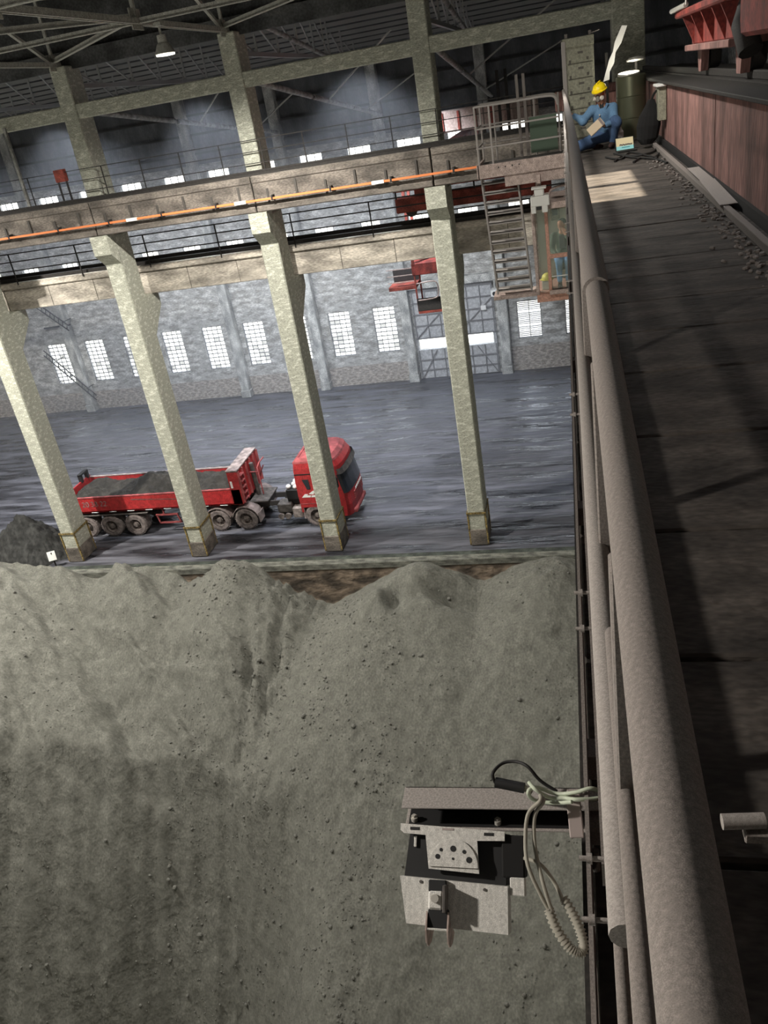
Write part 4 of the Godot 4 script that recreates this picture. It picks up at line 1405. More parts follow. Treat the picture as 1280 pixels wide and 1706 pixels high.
# ---------------------------------------------------------------- the crane we stand on
func build_walkway() -> void:
	var deck := thing("crane_walkway", "dusty steel plate walkway running away beside the reddish crane girder", "walkway", Vector3(0, DECK, 0))
	var rng := RandomNumberGenerator.new()
	rng.seed = 4
	var zs := [3.4, 2.6, 1.8, 1.0, 0.2, -0.6, -1.25, -1.93, -2.64, -3.49, -4.35, -5.08, -5.82, -6.52, -7.12]
	while zs[zs.size() - 1] > -19.2:
		zs.append(zs[zs.size() - 1] - rng.randf_range(0.68, 0.82))
	for i in zs.size() - 1:
		var z0: float = zs[i]
		var z1: float = zs[i + 1]
		var b := MB.new()
		var bs := Basis(Vector3.RIGHT, rng.randf_range(-0.007, 0.007)) * Basis(Vector3(0, 0, 1), rng.randf_range(-0.003, 0.003))
		b.box(Vector3(0.72, -0.025 + rng.randf_range(-0.006, 0.0), (z0 + z1) * 0.5), Vector3(1.5, 0.05, z0 - z1 - rng.randf_range(0.014, 0.03)), 0.008, bs)
		part("plate", b, M("walk"), deck)
	part("gap_shade_sheet", mspan(-0.03, 1.5, -0.075, -0.062, -19.4, 3.4), M("black_matte"), deck)  # black sheet added so the gaps between plates read as shade
	var br := MB.new()
	for k in 13:
		br.span(-0.05, 1.52, -0.2, -0.075, 3.0 - k * 1.8 - 0.04, 3.0 - k * 1.8 + 0.04)
	br.span(-0.05, 0.0, -0.22, -0.06, -19.6, 3.4)
	part("bearer", br, M("dark_steel"), deck)
	part("kerb_angle", mspan(1.4, 1.46, 0.0, 0.07, -17.2, 3.4, 0.005), M("dust_steel"), deck)
	part("gutter_plate", mspan(1.46, 1.54, -0.05, 0.015, -17.2, 3.4), M("walk"), deck)
	# box girder
	var g := thing("box_girder", "big dull red crane box girder along the right side of the walkway", "girder", Vector3(2.3, 0, 0))
	part("web_plate", mspan(-0.7, 0.7, 13.5, 15.66, -26.2, 3.4, 0.01), M("girder_red"), g)
	part("top_flange", mspan(-0.78, 0.78, 15.66, 15.7, -26.2, 3.4, 0.006), M("dark_steel"), g)
	part("base_shade_strip", mspan(-0.74, -0.69, 14.66, 14.8, -17.2, 3.4, 0.0), M("black_matte"), g)  # black strip paints the shade in the gap at the girder's foot
	for z in [-3.6, -7.1, -10.6]:
		part("plate_seam", mspan(-0.706, -0.69, 14.75, 15.64, z - 0.012, z + 0.012), M("girder_red"), g)
	var st := MB.new()
	st.box(Vector3(-0.704, 15.36, -7.2), Vector3(0.012, 0.42, 0.2), 0.003, Basis(Vector3.RIGHT, 0.06))
	st.box(Vector3(-0.704, 15.5, -7.42), Vector3(0.012, 0.2, 0.1), 0.003, Basis(Vector3.RIGHT, -0.3))
	part("old_tape_patch", st, M("truck_grey"), g)
	part("end_carriage", mspan(-2.6, 1.2, 14.98, 15.5, -27.6, -27.05, 0.03), M("girder_red"), g)
	part("end_joint", mspan(-0.6, 0.6, 15.0, 15.6, -27.1, -26.1, 0.02), M("girder_red"), g)
	part("carriage_bearer", mspan(-2.4, -0.7, 15.0, 15.3, -27.1, -26.2, 0.02), M("girder_red"), g)
	var tr := thing("trolley_rail", "dark trolley rail lying on top of the reddish girder", "rail", Vector3(2.05, 15.7, 0))
	part("rail", mspan(-0.04, 0.04, 0.02, 0.11, -25.5, 3.2, 0.01), M("dark_steel"), tr)
	part("sole_plate", mspan(-0.1, 0.1, 0.0, 0.02, -25.5, 3.2), M("dark_steel"), tr)
	# trolley
	var t := thing("hoist_trolley", "dull red hoist trolley standing on top of the girder at upper right", "trolley", Vector3(2.05, 15.81, -12.4))
	var red := M("trolley_red")
	var fr := MB.new()
	fr.span(-0.22, 0.9, 0.32, 0.74, -2.0, 1.7, 0.03)
	part("side_frame", fr, red, t)
	part("top_lip", mspan(-0.42, 0.9, 0.7, 0.79, -2.35, 1.9, 0.02), red, t)
	for z in [-1.75, -0.9, 0.0, 0.85, 1.5]:
		var r := MB.new()
		r.prism(PackedVector2Array([Vector2(-0.22, 0.34), Vector2(-0.38, 0.7), Vector2(-0.2, 0.71), Vector2(-0.2, 0.34)]), 0.05, Transform3D(Basis(), Vector3(0, 0, z)))
		part("gusset_rib", r, red, t)
	part("bottom_ledge", mspan(-0.32, 0.6, 0.26, 0.34, -2.0, 1.7, 0.01), M("girder_red"), t)
	for z in [-1.7, 1.35]:
		var lg := MB.new()
		lg.prism(PackedVector2Array([Vector2(-0.22, 0.3), Vector2(0.22, 0.3), Vector2(0.12, -0.02), Vector2(-0.12, -0.02)]), 0.1, Transform3D(Basis(Vector3.UP, PI / 2), Vector3(-0.1, 0, z)))
		part("wheel_bracket", lg, M("girder_red"), t)
		var w := MB.new()
		w.lathe([Vector2(0, -0.08), Vector2(0.17, -0.08), Vector2(0.2, -0.06), Vector2(0.2, 0.06), Vector2(0, 0.06)], 20, Vector3(0.04, 0.2, z), Basis(Vector3(0, 0, 1), PI / 2))
		part("wheel", w, M("dark_steel"), t)
	var hz := MB.new()
	hz.tube([Vector3(-0.16, 0.62, 1.95), Vector3(-0.25, 0.45, 2.15), Vector3(-0.2, 0.2, 2.3)], 0.12, 10)
	part("drive_gear", hz, M("dark_steel"), t)
	part("red_housing", mspan(-0.3, 1.0, 0.34, 2.1, 2.2, 4.6, 0.04), red, t)
	var ch := MB.new()
	ch.tube([Vector3(-0.4, 0.83, -1.2), Vector3(-0.46, 0.81, -2.35)], 0.035, 8)
	ch.tube([Vector3(-0.4, 0.83, -1.2), Vector3(-0.4, 1.6, -1.2)], 0.015, 6)
	part("bent_conduit", ch, M("zinc"), t)

func build_railing() -> void:
	var o := thing("walkway_railing", "dusty round tube guard railing along the left edge of the walkway", "railing", Vector3(0, 0, 0))
	var pale := M("dust_steel")
	var b := MB.new()
	b.tube([Vector3(0.047, 15.73, 1.2), Vector3(0.047, 15.73, -1.98)], 0.0245, 20)
	part("top_rail", b, pale, o)
	var b2 := MB.new()
	b2.tube([Vector3(0.046, 15.732, -1.95), Vector3(0.033, 15.73, -8.0), Vector3(-0.03, 15.73, -18.2)], 0.03, 18)
	part("top_rail", b2, pale, o)
	var c := MB.new()
	c.tube([Vector3(0.03, 15.38, 1.2), Vector3(0.03, 15.38, -1.12)], 0.0125, 12)
	part("conduit", c, pale, o)
	var c2 := MB.new()
	c2.tube([Vector3(0.012, 15.28, 1.2), Vector3(0.012, 15.28, -0.68)], 0.008, 10)
	part("conduit", c2, pale, o)
	var mr := MB.new()
	mr.tube([Vector3(0.02, 15.33, -0.62), Vector3(0.0, 15.33, -8.0), Vector3(-0.05, 15.33, -18.2)], 0.021, 12)
	part("mid_rail", mr, M("dust_steel_pale"), o)
	part("toe_board", mbar(Vector3(-0.025, 14.8, 1.2), Vector3(-0.07, 14.8, -18.2), 0.008, 0.2), pale, o)
	part("flat_strip", mbar(Vector3(0.0, 15.08, -0.9), Vector3(-0.06, 15.08, -18.2), 0.012, 0.05), pale, o)
	for z in [0.4, -0.8, -1.48, -2.7, -4.4, -6.2, -8.0, -9.8, -11.6, -13.4, -15.2, -17.0]:
		var dx: float = -0.004 * maxf(0.0, -z - 2.0) * 0.9
		var p := MB.new()
		p.span(0.02 + dx, 0.05 + dx, 14.72, 15.71, z - 0.022, z + 0.022, 0.003)
		p.span(-0.03 + dx, 0.02 + dx, 14.72, 14.79, z - 0.03, z + 0.03)
		part("post", p, pale, o)
		for k in 2:
			var bt := MB.new()
			var at := Vector3(-0.02 + dx, 15.2 - 0.05 * k, z - 0.03 + 0.06 * k)
			bt.tube([at + Vector3(0.02, 0, 0), at + Vector3(-0.016, 0, 0)], 0.004, 6)
			bt.tube([at + Vector3(0.002, 0, 0), at + Vector3(-0.006, 0, 0)], 0.008, 6)
			part("bolt", bt, M("dust_steel_pale"), o)
	# loose tube end on the deck side at lower right
	var sp := thing("pipe_stub", "short pale tube end poking out of the dark at lower right", "pipe", Vector3(0.166, 15.2, -0.905))
	var sb := MB.new()
	sb.tube([Vector3(0, 0, 0), Vector3(0.058, 0.0, -0.005)], 0.0115, 14)
	part("tube", sb, M("dust_steel_pale"), sp)
	part("stub_bracket", mspan(0.03, 0.2, -0.03, -0.012, -0.012, 0.012, 0.002), M("dust_steel"), sp)
	part("stub_post", mspan(0.17, 0.2, -0.5, -0.03, -0.015, 0.015, 0.002), M("dark_steel"), sp)

func build_platform() -> void:
	var o := thing("crane_platform", "pale pink landing platform with tube guard rails left of the walkway", "platform", Vector3(-0.95, 14.55, -19.0))
	part("deck", mspan(-0.85, 0.85, -0.05, 0.0, -0.65, 0.65), M("walk"), o)
	part("fascia", mspan(-0.88, 0.9, -0.2, 0.06, 0.65, 0.7, 0.006), M("pink_steel"), o)
	part("fascia", mspan(-0.35, 0.9, -0.42, -0.18, 0.6, 0.65, 0.006), M("pink_steel"), o)
	part("side_fascia", mspan(-0.9, -0.85, -0.2, 0.06, -0.65, 0.7, 0.006), M("pink_steel"), o)
	for k in 4:
		part("bolt", mtube([Vector3(-0.45 + k * 0.14, -0.02, 0.69), Vector3(-0.45 + k * 0.14, -0.02, 0.72)], 0.014, 6), M("black"), o)
	for z in [0.66, -0.6]:
		part("guard_rail", mtube(smooth([Vector3(-0.85, 1.15, z), Vector3(0.0, 1.14, z), Vector3(0.55, 1.14, z), Vector3(0.74, 1.1, z), Vector3(0.8, 0.95, z)], 5), 0.022, 10), M("dust_steel_pale"), o)
		for y in [0.38, 0.74]:
			part("guard_rail", mtube([Vector3(-0.87, y, z), Vector3(0.82, y, z)], 0.018, 8), M("dust_steel_pale"), o)
		for x in [-0.84, -0.55, 0.3, 0.8]:
			if x > 0.2 and z > 0:
				continue
			part("post", mtube([Vector3(x, 0, z), Vector3(x, 1.14, z)], 0.02, 8), M("dust_steel_pale"), o)
	for y in [0.38, 0.74, 1.14]:
		part("guard_rail", mtube([Vector3(-0.85, y, 0.66), Vector3(-0.85, y, -0.6)], 0.018, 8), M("dust_steel_pale"), o)
	for x in [-0.02, 0.12]:
		part("tall_post", mspan(x - 0.03, x + 0.03, 0, 1.6, -0.55, -0.49, 0.005), M("dust_steel"), o)
	var pn := part("green_panel", mspan(0.18, 0.75, 0.05, 0.75, -0.58, -0.54, 0.004), M("olive"), o)
	# ship's ladder
	var l := thing("steel_ladder", "pale steel stair ladder hanging below the pink platform", "ladder", Vector3(-1.35, 11.9, -18.6))
	for x in [-0.37, 0.37]:
		part("stringer", mbar(Vector3(x - 0.08, 2.45, 0.0), Vector3(x + 0.05, 0.0, 0.05), 0.035, 0.1, 0.004), M("dust_steel_pale"), l)
		part("stringer", mbar(Vector3(x - 0.08, 2.45, -0.3), Vector3(x + 0.05, 0.0, -0.2), 0.03, 0.03, 0.004), M("dust_steel"), l)
	for k in 12:
		var t := (k + 0.4) / 12.0
		var x := lerpf(0.05, -0.08, t)
		var tr := MB.new()
		tr.span(x - 0.36, x + 0.36, 2.45 * t - 0.012, 2.45 * t + 0.012, -0.22, 0.06, 0.003)
		tr.span(x - 0.36, x + 0.36, 2.45 * t - 0.035, 2.45 * t + 0.012, 0.05, 0.06)
		part("tread", tr, M("dust_steel_pale"), l)
	part("foot_landing", mspan(-0.42, 0.5, -0.12, -0.04, -0.5, 0.12, 0.005), M("pink_steel"), l)
	for z in [-0.45, 0.1]:
		part("landing_bearer", mspan(0.4, 0.52, -0.11, -0.05, z - 0.03, z + 0.03), M("pink_steel"), l)
	# driver's cab
	var c := thing("driver_cab", "pink framed glazed crane driver's cab hanging beside the ladder", "crane cab", Vector3(-0.1, 11.75, -19.1))
	var cx0 := -0.72
	var cx1 := 0.75
	part("floor_frame", mspan(cx0, cx1, -0.1, 0.06, -0.9, 0.72, 0.01), M("orange_frame"), c)
	part("sill_step", mspan(-0.44, cx1, 0.06, 0.14, 0.6, 0.8, 0.01), M("pink_steel"), c)
	part("roof_frame", mspan(cx0, cx1, 1.82, 1.95, -0.9, 0.72, 0.01), M("pink_steel"), c)
	part("rear_panel", mspan(cx0, cx1, 0.06, 1.82, -0.9, -0.86), M("cab_panel"), c)
	part("side_panel", mspan(cx1 - 0.04, cx1, 0.06, 1.82, -0.9, 0.72), M("cab_panel"), c)
	for x in [cx0 + 0.03, -0.42, 0.3, cx1 - 0.03]:
		part("post", mspan(x - 0.035, x + 0.035, 0.06, 1.82, 0.62, 0.7, 0.006), M("orange_frame") if x > -0.5 else M("pink_steel"), c)
	for y in [0.85]:
		part("cross_rail", mspan(-0.42, cx1, y - 0.04, y + 0.04, 0.62, 0.71, 0.006), M("orange_frame"), c)
	part("bottom_rail", mspan(-0.42, cx1, 0.06, 0.14, 0.62, 0.7, 0.006), M("orange_frame"), c)
	part("grab_rail", mtube([Vector3(-0.4, 0.42, 0.66), Vector3(0.28, 0.42, 0.66)], 0.009, 8), M("white_paint"), c)
	part("post", mspan(cx0, cx0 + 0.05, 0.06, 1.82, -0.9, -0.82), M("pink_steel"), c)
	part("side_pane", mspan(cx0 + 0.02, cx0 + 0.026, 0.1, 1.8, -0.8, 0.6), M("cab_glass"), c)
	part("narrow_pane", mspan(cx0 + 0.08, -0.46, 0.1, 1.8, 0.655, 0.661), M("cab_glass"), c)
	part("upper_pane", mspan(-0.38, 0.27, 0.9, 1.8, 0.655, 0.661), M("cab_glass"), c)
	part("lower_pane", mspan(-0.38, 0.27, 0.16, 0.8, 0.655, 0.661), M("cab_glass"), c)
	part("instrument_box", mspan(-0.36, -0.16, 1.35, 1.65, -0.84, -0.76, 0.01), M("cabinet"), c)
	part("instrument_dial", mspan(-0.32, -0.2, 1.46, 1.6, -0.765, -0.75), M("glass_dark"), c)
	part("seat", mspan(-0.3, 0.25, 0.42, 0.54, -0.45, 0.15, 0.04), M("black"), c)
	part("seat_post", mspan(-0.08, 0.05, 0.06, 0.44, -0.22, -0.08), M("dark_steel"), c)
	part("hanger", mspan(-0.6, -0.5, 1.95, 2.6, 0.3, 0.4), M("pink_steel"), c)
	part("hanger", mspan(0.45, 0.55, 1.95, 2.75, -0.3, -0.2), M("pink_steel"), c)
	part("hanger_arch", mtube(smooth([Vector3(-0.36, 1.95, 0.5), Vector3(-0.3, 2.15, 0.5), Vector3(-0.1, 2.22, 0.5), Vector3(0.12, 2.22, 0.5)], 4), 0.025, 8), M("pink_steel"), c)
	var h := thing("hard_hat", "small yellow hard hat behind the cab's narrow left window", "helmet", Vector3(-0.6, 11.98, -18.95))
	var hb := MB.new()
	hb.ball(Vector3(0, 0.05, 0), Vector3(0.12, 0.13, 0.14), 14, 6, 0.0, 0.5)
	hb.lathe([Vector2(0.15, 0.03), Vector2(0.15, 0.045), Vector2(0.11, 0.055)], 16, Vector3.ZERO)
	part("shell", hb, M("yellow_hat"), h)
	var hk := MB.new()
	hk.span(-0.11, 0.11, -0.17, 0.03, -0.12, 0.12, 0.01)
	part("shelf_box", hk, M("cab_panel"), h)
	# white device on the cab roof
	var d := thing("roof_scanner", "bright white two part device mounted above the driver's cab", "scanner", Vector3(-0.62, 13.74, -18.2))
	part("upper_head", mspan(-0.1, 0.1, 0.14, 0.3, -0.1, 0.1, 0.02), M("white_device"), d)
	part("top_plate", mspan(-0.15, 0.15, 0.28, 0.32, -0.12, 0.12, 0.008), M("white_device"), d)
	var db := MB.new()
	db.span(-0.18, 0.2, -0.05, 0.15, -0.12, 0.12, 0.015)
	db.span(-0.18, -0.08, -0.18, -0.04, -0.1, 0.12, 0.01)
	db.span(0.04, 0.16, -0.18, -0.04, -0.1, 0.12, 0.01)
	part("lower_head", db, M("white_device"), d)
	part("lens_recess", mspan(-0.07, 0.03, -0.12, -0.05, -0.08, 0.1), M("black"), d)
	part("mount", mspan(-0.04, 0.04, -0.1, 0.4, -0.3, -0.12), M("pink_steel"), d)
	part("mount_arm", mspan(-0.04, 0.04, 0.38, 0.55, -0.3, -0.0), M("pink_steel"), d)

# ---------------------------------------------------------------- people
func flesh(out: MB, bones: Array, cell: float, k: float) -> void:
	# bones: [from, to, radius, radius]; distances joined by a smooth minimum, meshed as surface nets
	var lo := Vector3(1e9, 1e9, 1e9)
	var hi := -lo
	for b in bones:
		var r: float = maxf(b[2], b[3]) + 3.0 / k + cell * 2.0
		for e in [b[0], b[1]]:
			lo = lo.min(e - Vector3(r, r, r))
			hi = hi.max(e + Vector3(r, r, r))
	var nx := int((hi.x - lo.x) / cell) + 2
	var ny := int((hi.y - lo.y) / cell) + 2
	var nz := int((hi.z - lo.z) / cell) + 2
	var f := PackedFloat32Array()
	f.resize(nx * ny * nz)
	for b in bones:
		var a: Vector3 = b[0]
		var ab: Vector3 = b[1] - a
		var ll := maxf(ab.length_squared(), 1e-8)
		var ra: float = b[2]
		var rb: float = b[3]
		var m := maxf(ra, rb) + 3.0 / k + cell
		var l: Vector3 = ((a.min(b[1]) - Vector3(m, m, m) - lo) / cell).floor()
		var h: Vector3 = ((a.max(b[1]) + Vector3(m, m, m) - lo) / cell).ceil()
		for iz in range(maxi(int(l.z), 0), mini(int(h.z), nz - 1) + 1):
			for iy in range(maxi(int(l.y), 0), mini(int(h.y), ny - 1) + 1):
				var row := (iz * ny + iy) * nx
				for ix in range(maxi(int(l.x), 0), mini(int(h.x), nx - 1) + 1):
					var p := lo + Vector3(ix, iy, iz) * cell - a
					var t := clampf(p.dot(ab) / ll, 0.0, 1.0)
					var d := (p - ab * t).length() - lerpf(ra, rb, t)
					if d < 3.0 / k + cell:
						f[row + ix] += exp(-k * d)
	var idx := PackedInt32Array()
	idx.resize(nx * ny * nz)
	idx.fill(-1)
	var vs := PackedVector3Array()
	var ns := PackedVector3Array()
	var off := [0, 1, nx, nx + 1, nx * ny, nx * ny + 1, nx * ny + nx, nx * ny + nx + 1]
	var edges := [[0, 1], [2, 3], [4, 5], [6, 7], [0, 2], [1, 3], [4, 6], [5, 7], [0, 4], [1, 5], [2, 6], [3, 7]]
	for iz in nz - 1:
		for iy in ny - 1:
			var base := (iz * ny + iy) * nx
			for ix in nx - 1:
				var c := base + ix
				var inside := 0
				for q in 8:
					if f[c + off[q]] >= 1.0:
						inside += 1
				if inside == 0 or inside == 8:
					continue
				var s := Vector3.ZERO
				var cnt := 0
				for e in edges:
					var f0 := f[c + off[e[0]]]
					var f1 := f[c + off[e[1]]]
					if (f0 >= 1.0) == (f1 >= 1.0):
						continue
					var g0 := log(maxf(f0, 1e-6))
					var g1 := log(maxf(f1, 1e-6))
					var t := clampf(g0 / (g0 - g1), 0.0, 1.0)
					var p0 := Vector3(e[0] & 1, (e[0] >> 1) & 1, e[0] >> 2)
					var p1 := Vector3(e[1] & 1, (e[1] >> 1) & 1, e[1] >> 2)
					s += p0.lerp(p1, t)
					cnt += 1
				var g := Vector3.ZERO
				for q in 8:
					var w := log(maxf(f[c + off[q]], 1e-3))
					g -= Vector3(1.0 if q & 1 else -1.0, 1.0 if q & 2 else -1.0, 1.0 if q & 4 else -1.0) * w
				idx[c] = vs.size()
				vs.append(lo + (Vector3(ix, iy, iz) + s / cnt) * cell)
				ns.append(g.normalized())
	var strides := [1, nx, nx * ny]
	for iz in range(1, nz - 1):
		for iy in range(1, ny - 1):
			for ix in range(1, nx - 1):
				var c := (iz * ny + iy) * nx + ix
				var here := f[c] >= 1.0
				for ax in 3:
					if here == (f[c + strides[ax]] >= 1.0):
						continue
					var u: int = strides[(ax + 1) % 3]
					var w: int = strides[(ax + 2) % 3]
					var i0 := idx[c]
					var i1 := idx[c - u]
					var i2 := idx[c - u - w]
					var i3 := idx[c - w]
					if i0 < 0 or i1 < 0 or i2 < 0 or i3 < 0:
						continue
					out.quad_s(vs[i0], vs[i1], vs[i2], vs[i3], ns[i0], ns[i1], ns[i2], ns[i3])

func hand_bones(wrist: Vector3, dir: Vector3, palm_n: Vector3, thumb_side: float, curl: float) -> Array:
	# palm, four unequal fingers of three joints and a thumb from the palm's side
	var side := dir.cross(palm_n).normalized() * thumb_side
	var out := []
	for k in 4:
		var s := (k - 1.5) * -0.02
		out.append([wrist + side * s * 0.6, wrist + dir * 0.085 + side * s, 0.017, 0.012])
	for k in 4:
		var ln: float = [0.078, 0.086, 0.08, 0.062][k]
		var p := wrist + dir * 0.088 + side * ((1.5 - k) * 0.021)
		var a := curl * 0.35
		for j in 3:
			var d := dir * cos(a) + palm_n * sin(a)
			var q: Vector3 = p + d * ln * [0.45, 0.32, 0.23][j]
			out.append([p, q, 0.0095 - j * 0.0008, 0.0088 - j * 0.0009])
			p = q
			a += curl
	var tp := wrist + dir * 0.03 + side * 0.032
	var t1 := tp + (dir * 0.6 + side * 0.7 + palm_n * 0.3).normalized() * 0.038
	var t2 := t1 + (dir * 0.9 + side * 0.2 + palm_n * 0.5 * curl).normalized() * 0.03
	out.append([wrist + dir * 0.015 + side * 0.01, tp, 0.016, 0.014])
	out.append([tp, t1, 0.013, 0.011])
	out.append([t1, t2, 0.011, 0.009])
	return out

func head_bones(c: Vector3, b: Basis) -> Array:
	# skull, jaw, nose, brow, ears, lips; b.z looks out of the face
	var out := []
	var q := func(x: float, y: float, z: float) -> Vector3:
		return c + b * Vector3(x, y, z)
	out.append([q.call(0, 0.045, -0.03), q.call(0, 0.05, 0.02), 0.082, 0.078])
	out.append([q.call(0, -0.01, 0.025), q.call(0, -0.075, 0.045), 0.06, 0.032])
	out.append([q.call(-0.035, -0.055, 0.02), q.call(0.035, -0.055, 0.02), 0.03, 0.03])
	out.append([q.call(0, 0.02, 0.092), q.call(0, -0.02, 0.112), 0.009, 0.014])
	out.append([q.call(-0.035, 0.035, 0.082), q.call(0.035, 0.035, 0.082), 0.014, 0.014])
	out.append([q.call(-0.02, -0.05, 0.085), q.call(0.02, -0.05, 0.085), 0.01, 0.01])
	for s in [-1, 1]:
		out.append([q.call(0.03 * s, 0.012, 0.085), q.call(0.034 * s, 0.012, 0.085), 0.012, 0.012])
		out.append([q.call(0.045 * s, -0.02, 0.06), q.call(0.04 * s, -0.015, 0.07), 0.022, 0.02])
		out.append([q.call(0.082 * s, 0.025, -0.005), q.call(0.08 * s, -0.02, 0.0), 0.014, 0.01])
	return out

func build_people() -> void:
	# crouching worker with a helmet
	var o := thing("person", "crouching person in a yellow helmet, blue denim jacket, jeans and grey respirator on the walkway", "person", Vector3(0.55, DECK, -16.9))
	var hb := Basis(Vector3.UP, -0.45) * Basis(Vector3.RIGHT, 0.28)
	var head := Vector3(0.05, 0.92, 0.04)
	var neck := Vector3(0.08, 0.75, -0.02)
	var chest := Vector3(0.09, 0.58, -0.06)
	var pelvis := Vector3(0.13, 0.24, -0.16)
	var shr := Vector3(-0.09, 0.67, -0.03)
	var shl := Vector3(0.27, 0.66, -0.05)
	var elr := Vector3(-0.26, 0.53, 0.1)
	var wrr := Vector3(-0.42, 0.63, -0.02)
	var ell := Vector3(0.29, 0.44, 0.1)
	var wrl := Vector3(0.1, 0.4, 0.25)
	var hpr := Vector3(0.04, 0.22, -0.12)
	var hpl := Vector3(0.23, 0.23, -0.12)
	var knr := Vector3(-0.33, 0.12, 0.12)
	var anr := Vector3(-0.06, 0.08, -0.24)
	var knl := Vector3(0.3, 0.44, 0.15)
	var anl := Vector3(0.24, 0.09, 0.04)
	var hand_r := hand_bones(wrr, Vector3(-0.8, 0.25, -0.5).normalized(), Vector3(-0.3, -0.5, 0.6).normalized(), 1.0, 0.5)
	var hand_l := hand_bones(wrl, Vector3(-0.9, 0.1, 0.3).normalized(), Vector3(0.1, -0.9, 0.2).normalized(), 1.0, 0.6)
	var skin := [
		[pelvis, chest, 0.11, 0.12], [chest, neck, 0.1, 0.055], [neck + Vector3(0, -0.06, 0), head, 0.055, 0.055], [shr, shl, 0.05, 0.05],
		[shr, elr, 0.047, 0.038], [elr, wrr, 0.037, 0.026], [shl, ell, 0.047, 0.038], [ell, wrl, 0.037, 0.026],
		[hpr, knr, 0.075, 0.05], [knr, anr, 0.05, 0.035], [hpl, knl, 0.075, 0.05], [knl, anl, 0.05, 0.035]]
	var b := MB.new()
	flesh(b, skin, 0.016, 60.0)
	flesh(b, head_bones(head, hb), 0.006, 130.0)
	flesh(b, hand_r, 0.005, 260.0)
	flesh(b, hand_l, 0.005, 260.0)
	part("body", b, M("skin"), o)
	var j := MB.new()
	flesh(j, [
		[pelvis + Vector3(0, 0.1, 0.02), chest, 0.155, 0.15], [pelvis + Vector3(0.07, 0.08, 0), chest + Vector3(0.09, 0.02, 0), 0.11, 0.1], [pelvis + Vector3(-0.08, 0.08, 0.02), chest + Vector3(-0.09, 0.02, 0), 0.11, 0.1],
		[chest + Vector3(0, 0.1, 0), neck + Vector3(0.0, -0.015, -0.02), 0.1, 0.065], [shr, shl, 0.075, 0.075],
		[shr, elr, 0.08, 0.066], [elr, wrr.lerp(elr, 0.1), 0.066, 0.05], [elr + Vector3(0, -0.02, 0.02), elr + Vector3(-0.04, 0.03, 0), 0.066, 0.06],
		[shl, ell, 0.082, 0.068], [ell, wrl.lerp(ell, 0.12), 0.066, 0.05]], 0.013, 70.0)
	var jk := part("jacket", j, M("denim"), o)
	var cl := MB.new()
	cl.box(chest + Vector3(0.05, 0.1, 0.115), Vector3(0.045, 0.16, 0.02), 0.006, Basis(Vector3(0, 0, 1), -0.45))
	cl.box(chest + Vector3(-0.07, 0.11, 0.105), Vector3(0.04, 0.14, 0.02), 0.006, Basis(Vector3(0, 0, 1), 0.4))
	part("collar", cl, M("denim"), jk)
	part("undershirt", mbox(chest + Vector3(-0.015, 0.11, 0.1), Vector3(0.07, 0.16, 0.03), 0.01), M("black"), jk)
	part("button", mtube([chest + Vector3(-0.06, 0.0, 0.14), chest + Vector3(-0.06, 0.0, 0.17)], 0.014, 10), M("zinc"), jk)
	var tz := MB.new()
	flesh(tz, [
		[pelvis, pelvis + Vector3(0.02, 0.06, 0), 0.13, 0.13], [hpr, hpl, 0.12, 0.12],
		[hpr, knr, 0.115, 0.09], [knr, anr.lerp(knr, 0.15), 0.088, 0.06],
		[hpl, knl, 0.115, 0.09], [knl, anl.lerp(knl, 0.12), 0.086, 0.066], [knl + Vector3(-0.02, 0.0, 0.0), knl + Vector3(0.02, -0.03, 0.01), 0.09, 0.088]], 0.014, 75.0)
	part("jeans", tz, M("jeans"), o)
	for f in [[anl, Vector3(-0.05, -0.03, 0.2)], [anr, Vector3(0.12, -0.05, -0.12)]]:
		var bt := MB.new()
		flesh(bt, [[f[0] + Vector3(0, 0.02, 0), f[0] + Vector3(0, -0.035, 0), 0.05, 0.05], [f[0] + Vector3(0, -0.04, 0), f[0] + f[1] * Vector3(0.6, 1, 0.6), 0.045, 0.042], [f[0] + f[1] * Vector3(0.6, 1, 0.6), f[0] + f[1] + Vector3(0, -0.01, 0), 0.045, 0.036]], 0.011, 120.0)
		part("boot", bt, M("boot"), o)
	# helmet, hair, respirator, straps
	var hm := MB.new()
	var hc := head + hb * Vector3(0, 0.075, -0.01)
	hm.ball(hc, Vector3(0.118, 0.115, 0.138), 22, 8, 0.0, 0.5, hb)
	hm.lathe([Vector2(0.112, -0.012), Vector2(0.135, -0.012), Vector2(0.135, 0.0), Vector2(0.112, 0.012)], 24, hc, hb)
	var pk := PackedVector2Array()
	for k in 9:
		var a := lerpf(0.35, PI - 0.35, k / 8.0)
		pk.append(Vector2(cos(a) * 0.125, sin(a) * 0.19))
	hm.prism(pk, 0.012, Transform3D(hb * Basis(Vector3.RIGHT, PI / 2), hc + hb * Vector3(0, -0.008, 0)))
	hm.bar(hc + hb * Vector3(0, 0.115, -0.07), hc + hb * Vector3(0, 0.113, 0.07), 0.03, 0.02, hb * Vector3.UP)
	part("helmet", hm, M("helmet"), o)
	var hr := MB.new()
	hr.ball(head + hb * Vector3(0, 0.03, -0.03), Vector3(0.094, 0.09, 0.1), 16, 8, 0.1, 0.75, hb)
	part("hair", hr, M("hair"), o)
	var rs := MB.new()
	flesh(rs, [[head + hb * Vector3(0, -0.012, 0.1), head + hb * Vector3(0, -0.065, 0.1), 0.034, 0.04]], 0.007, 120.0)
	var rm := part("respirator", rs, M("mask"), o)
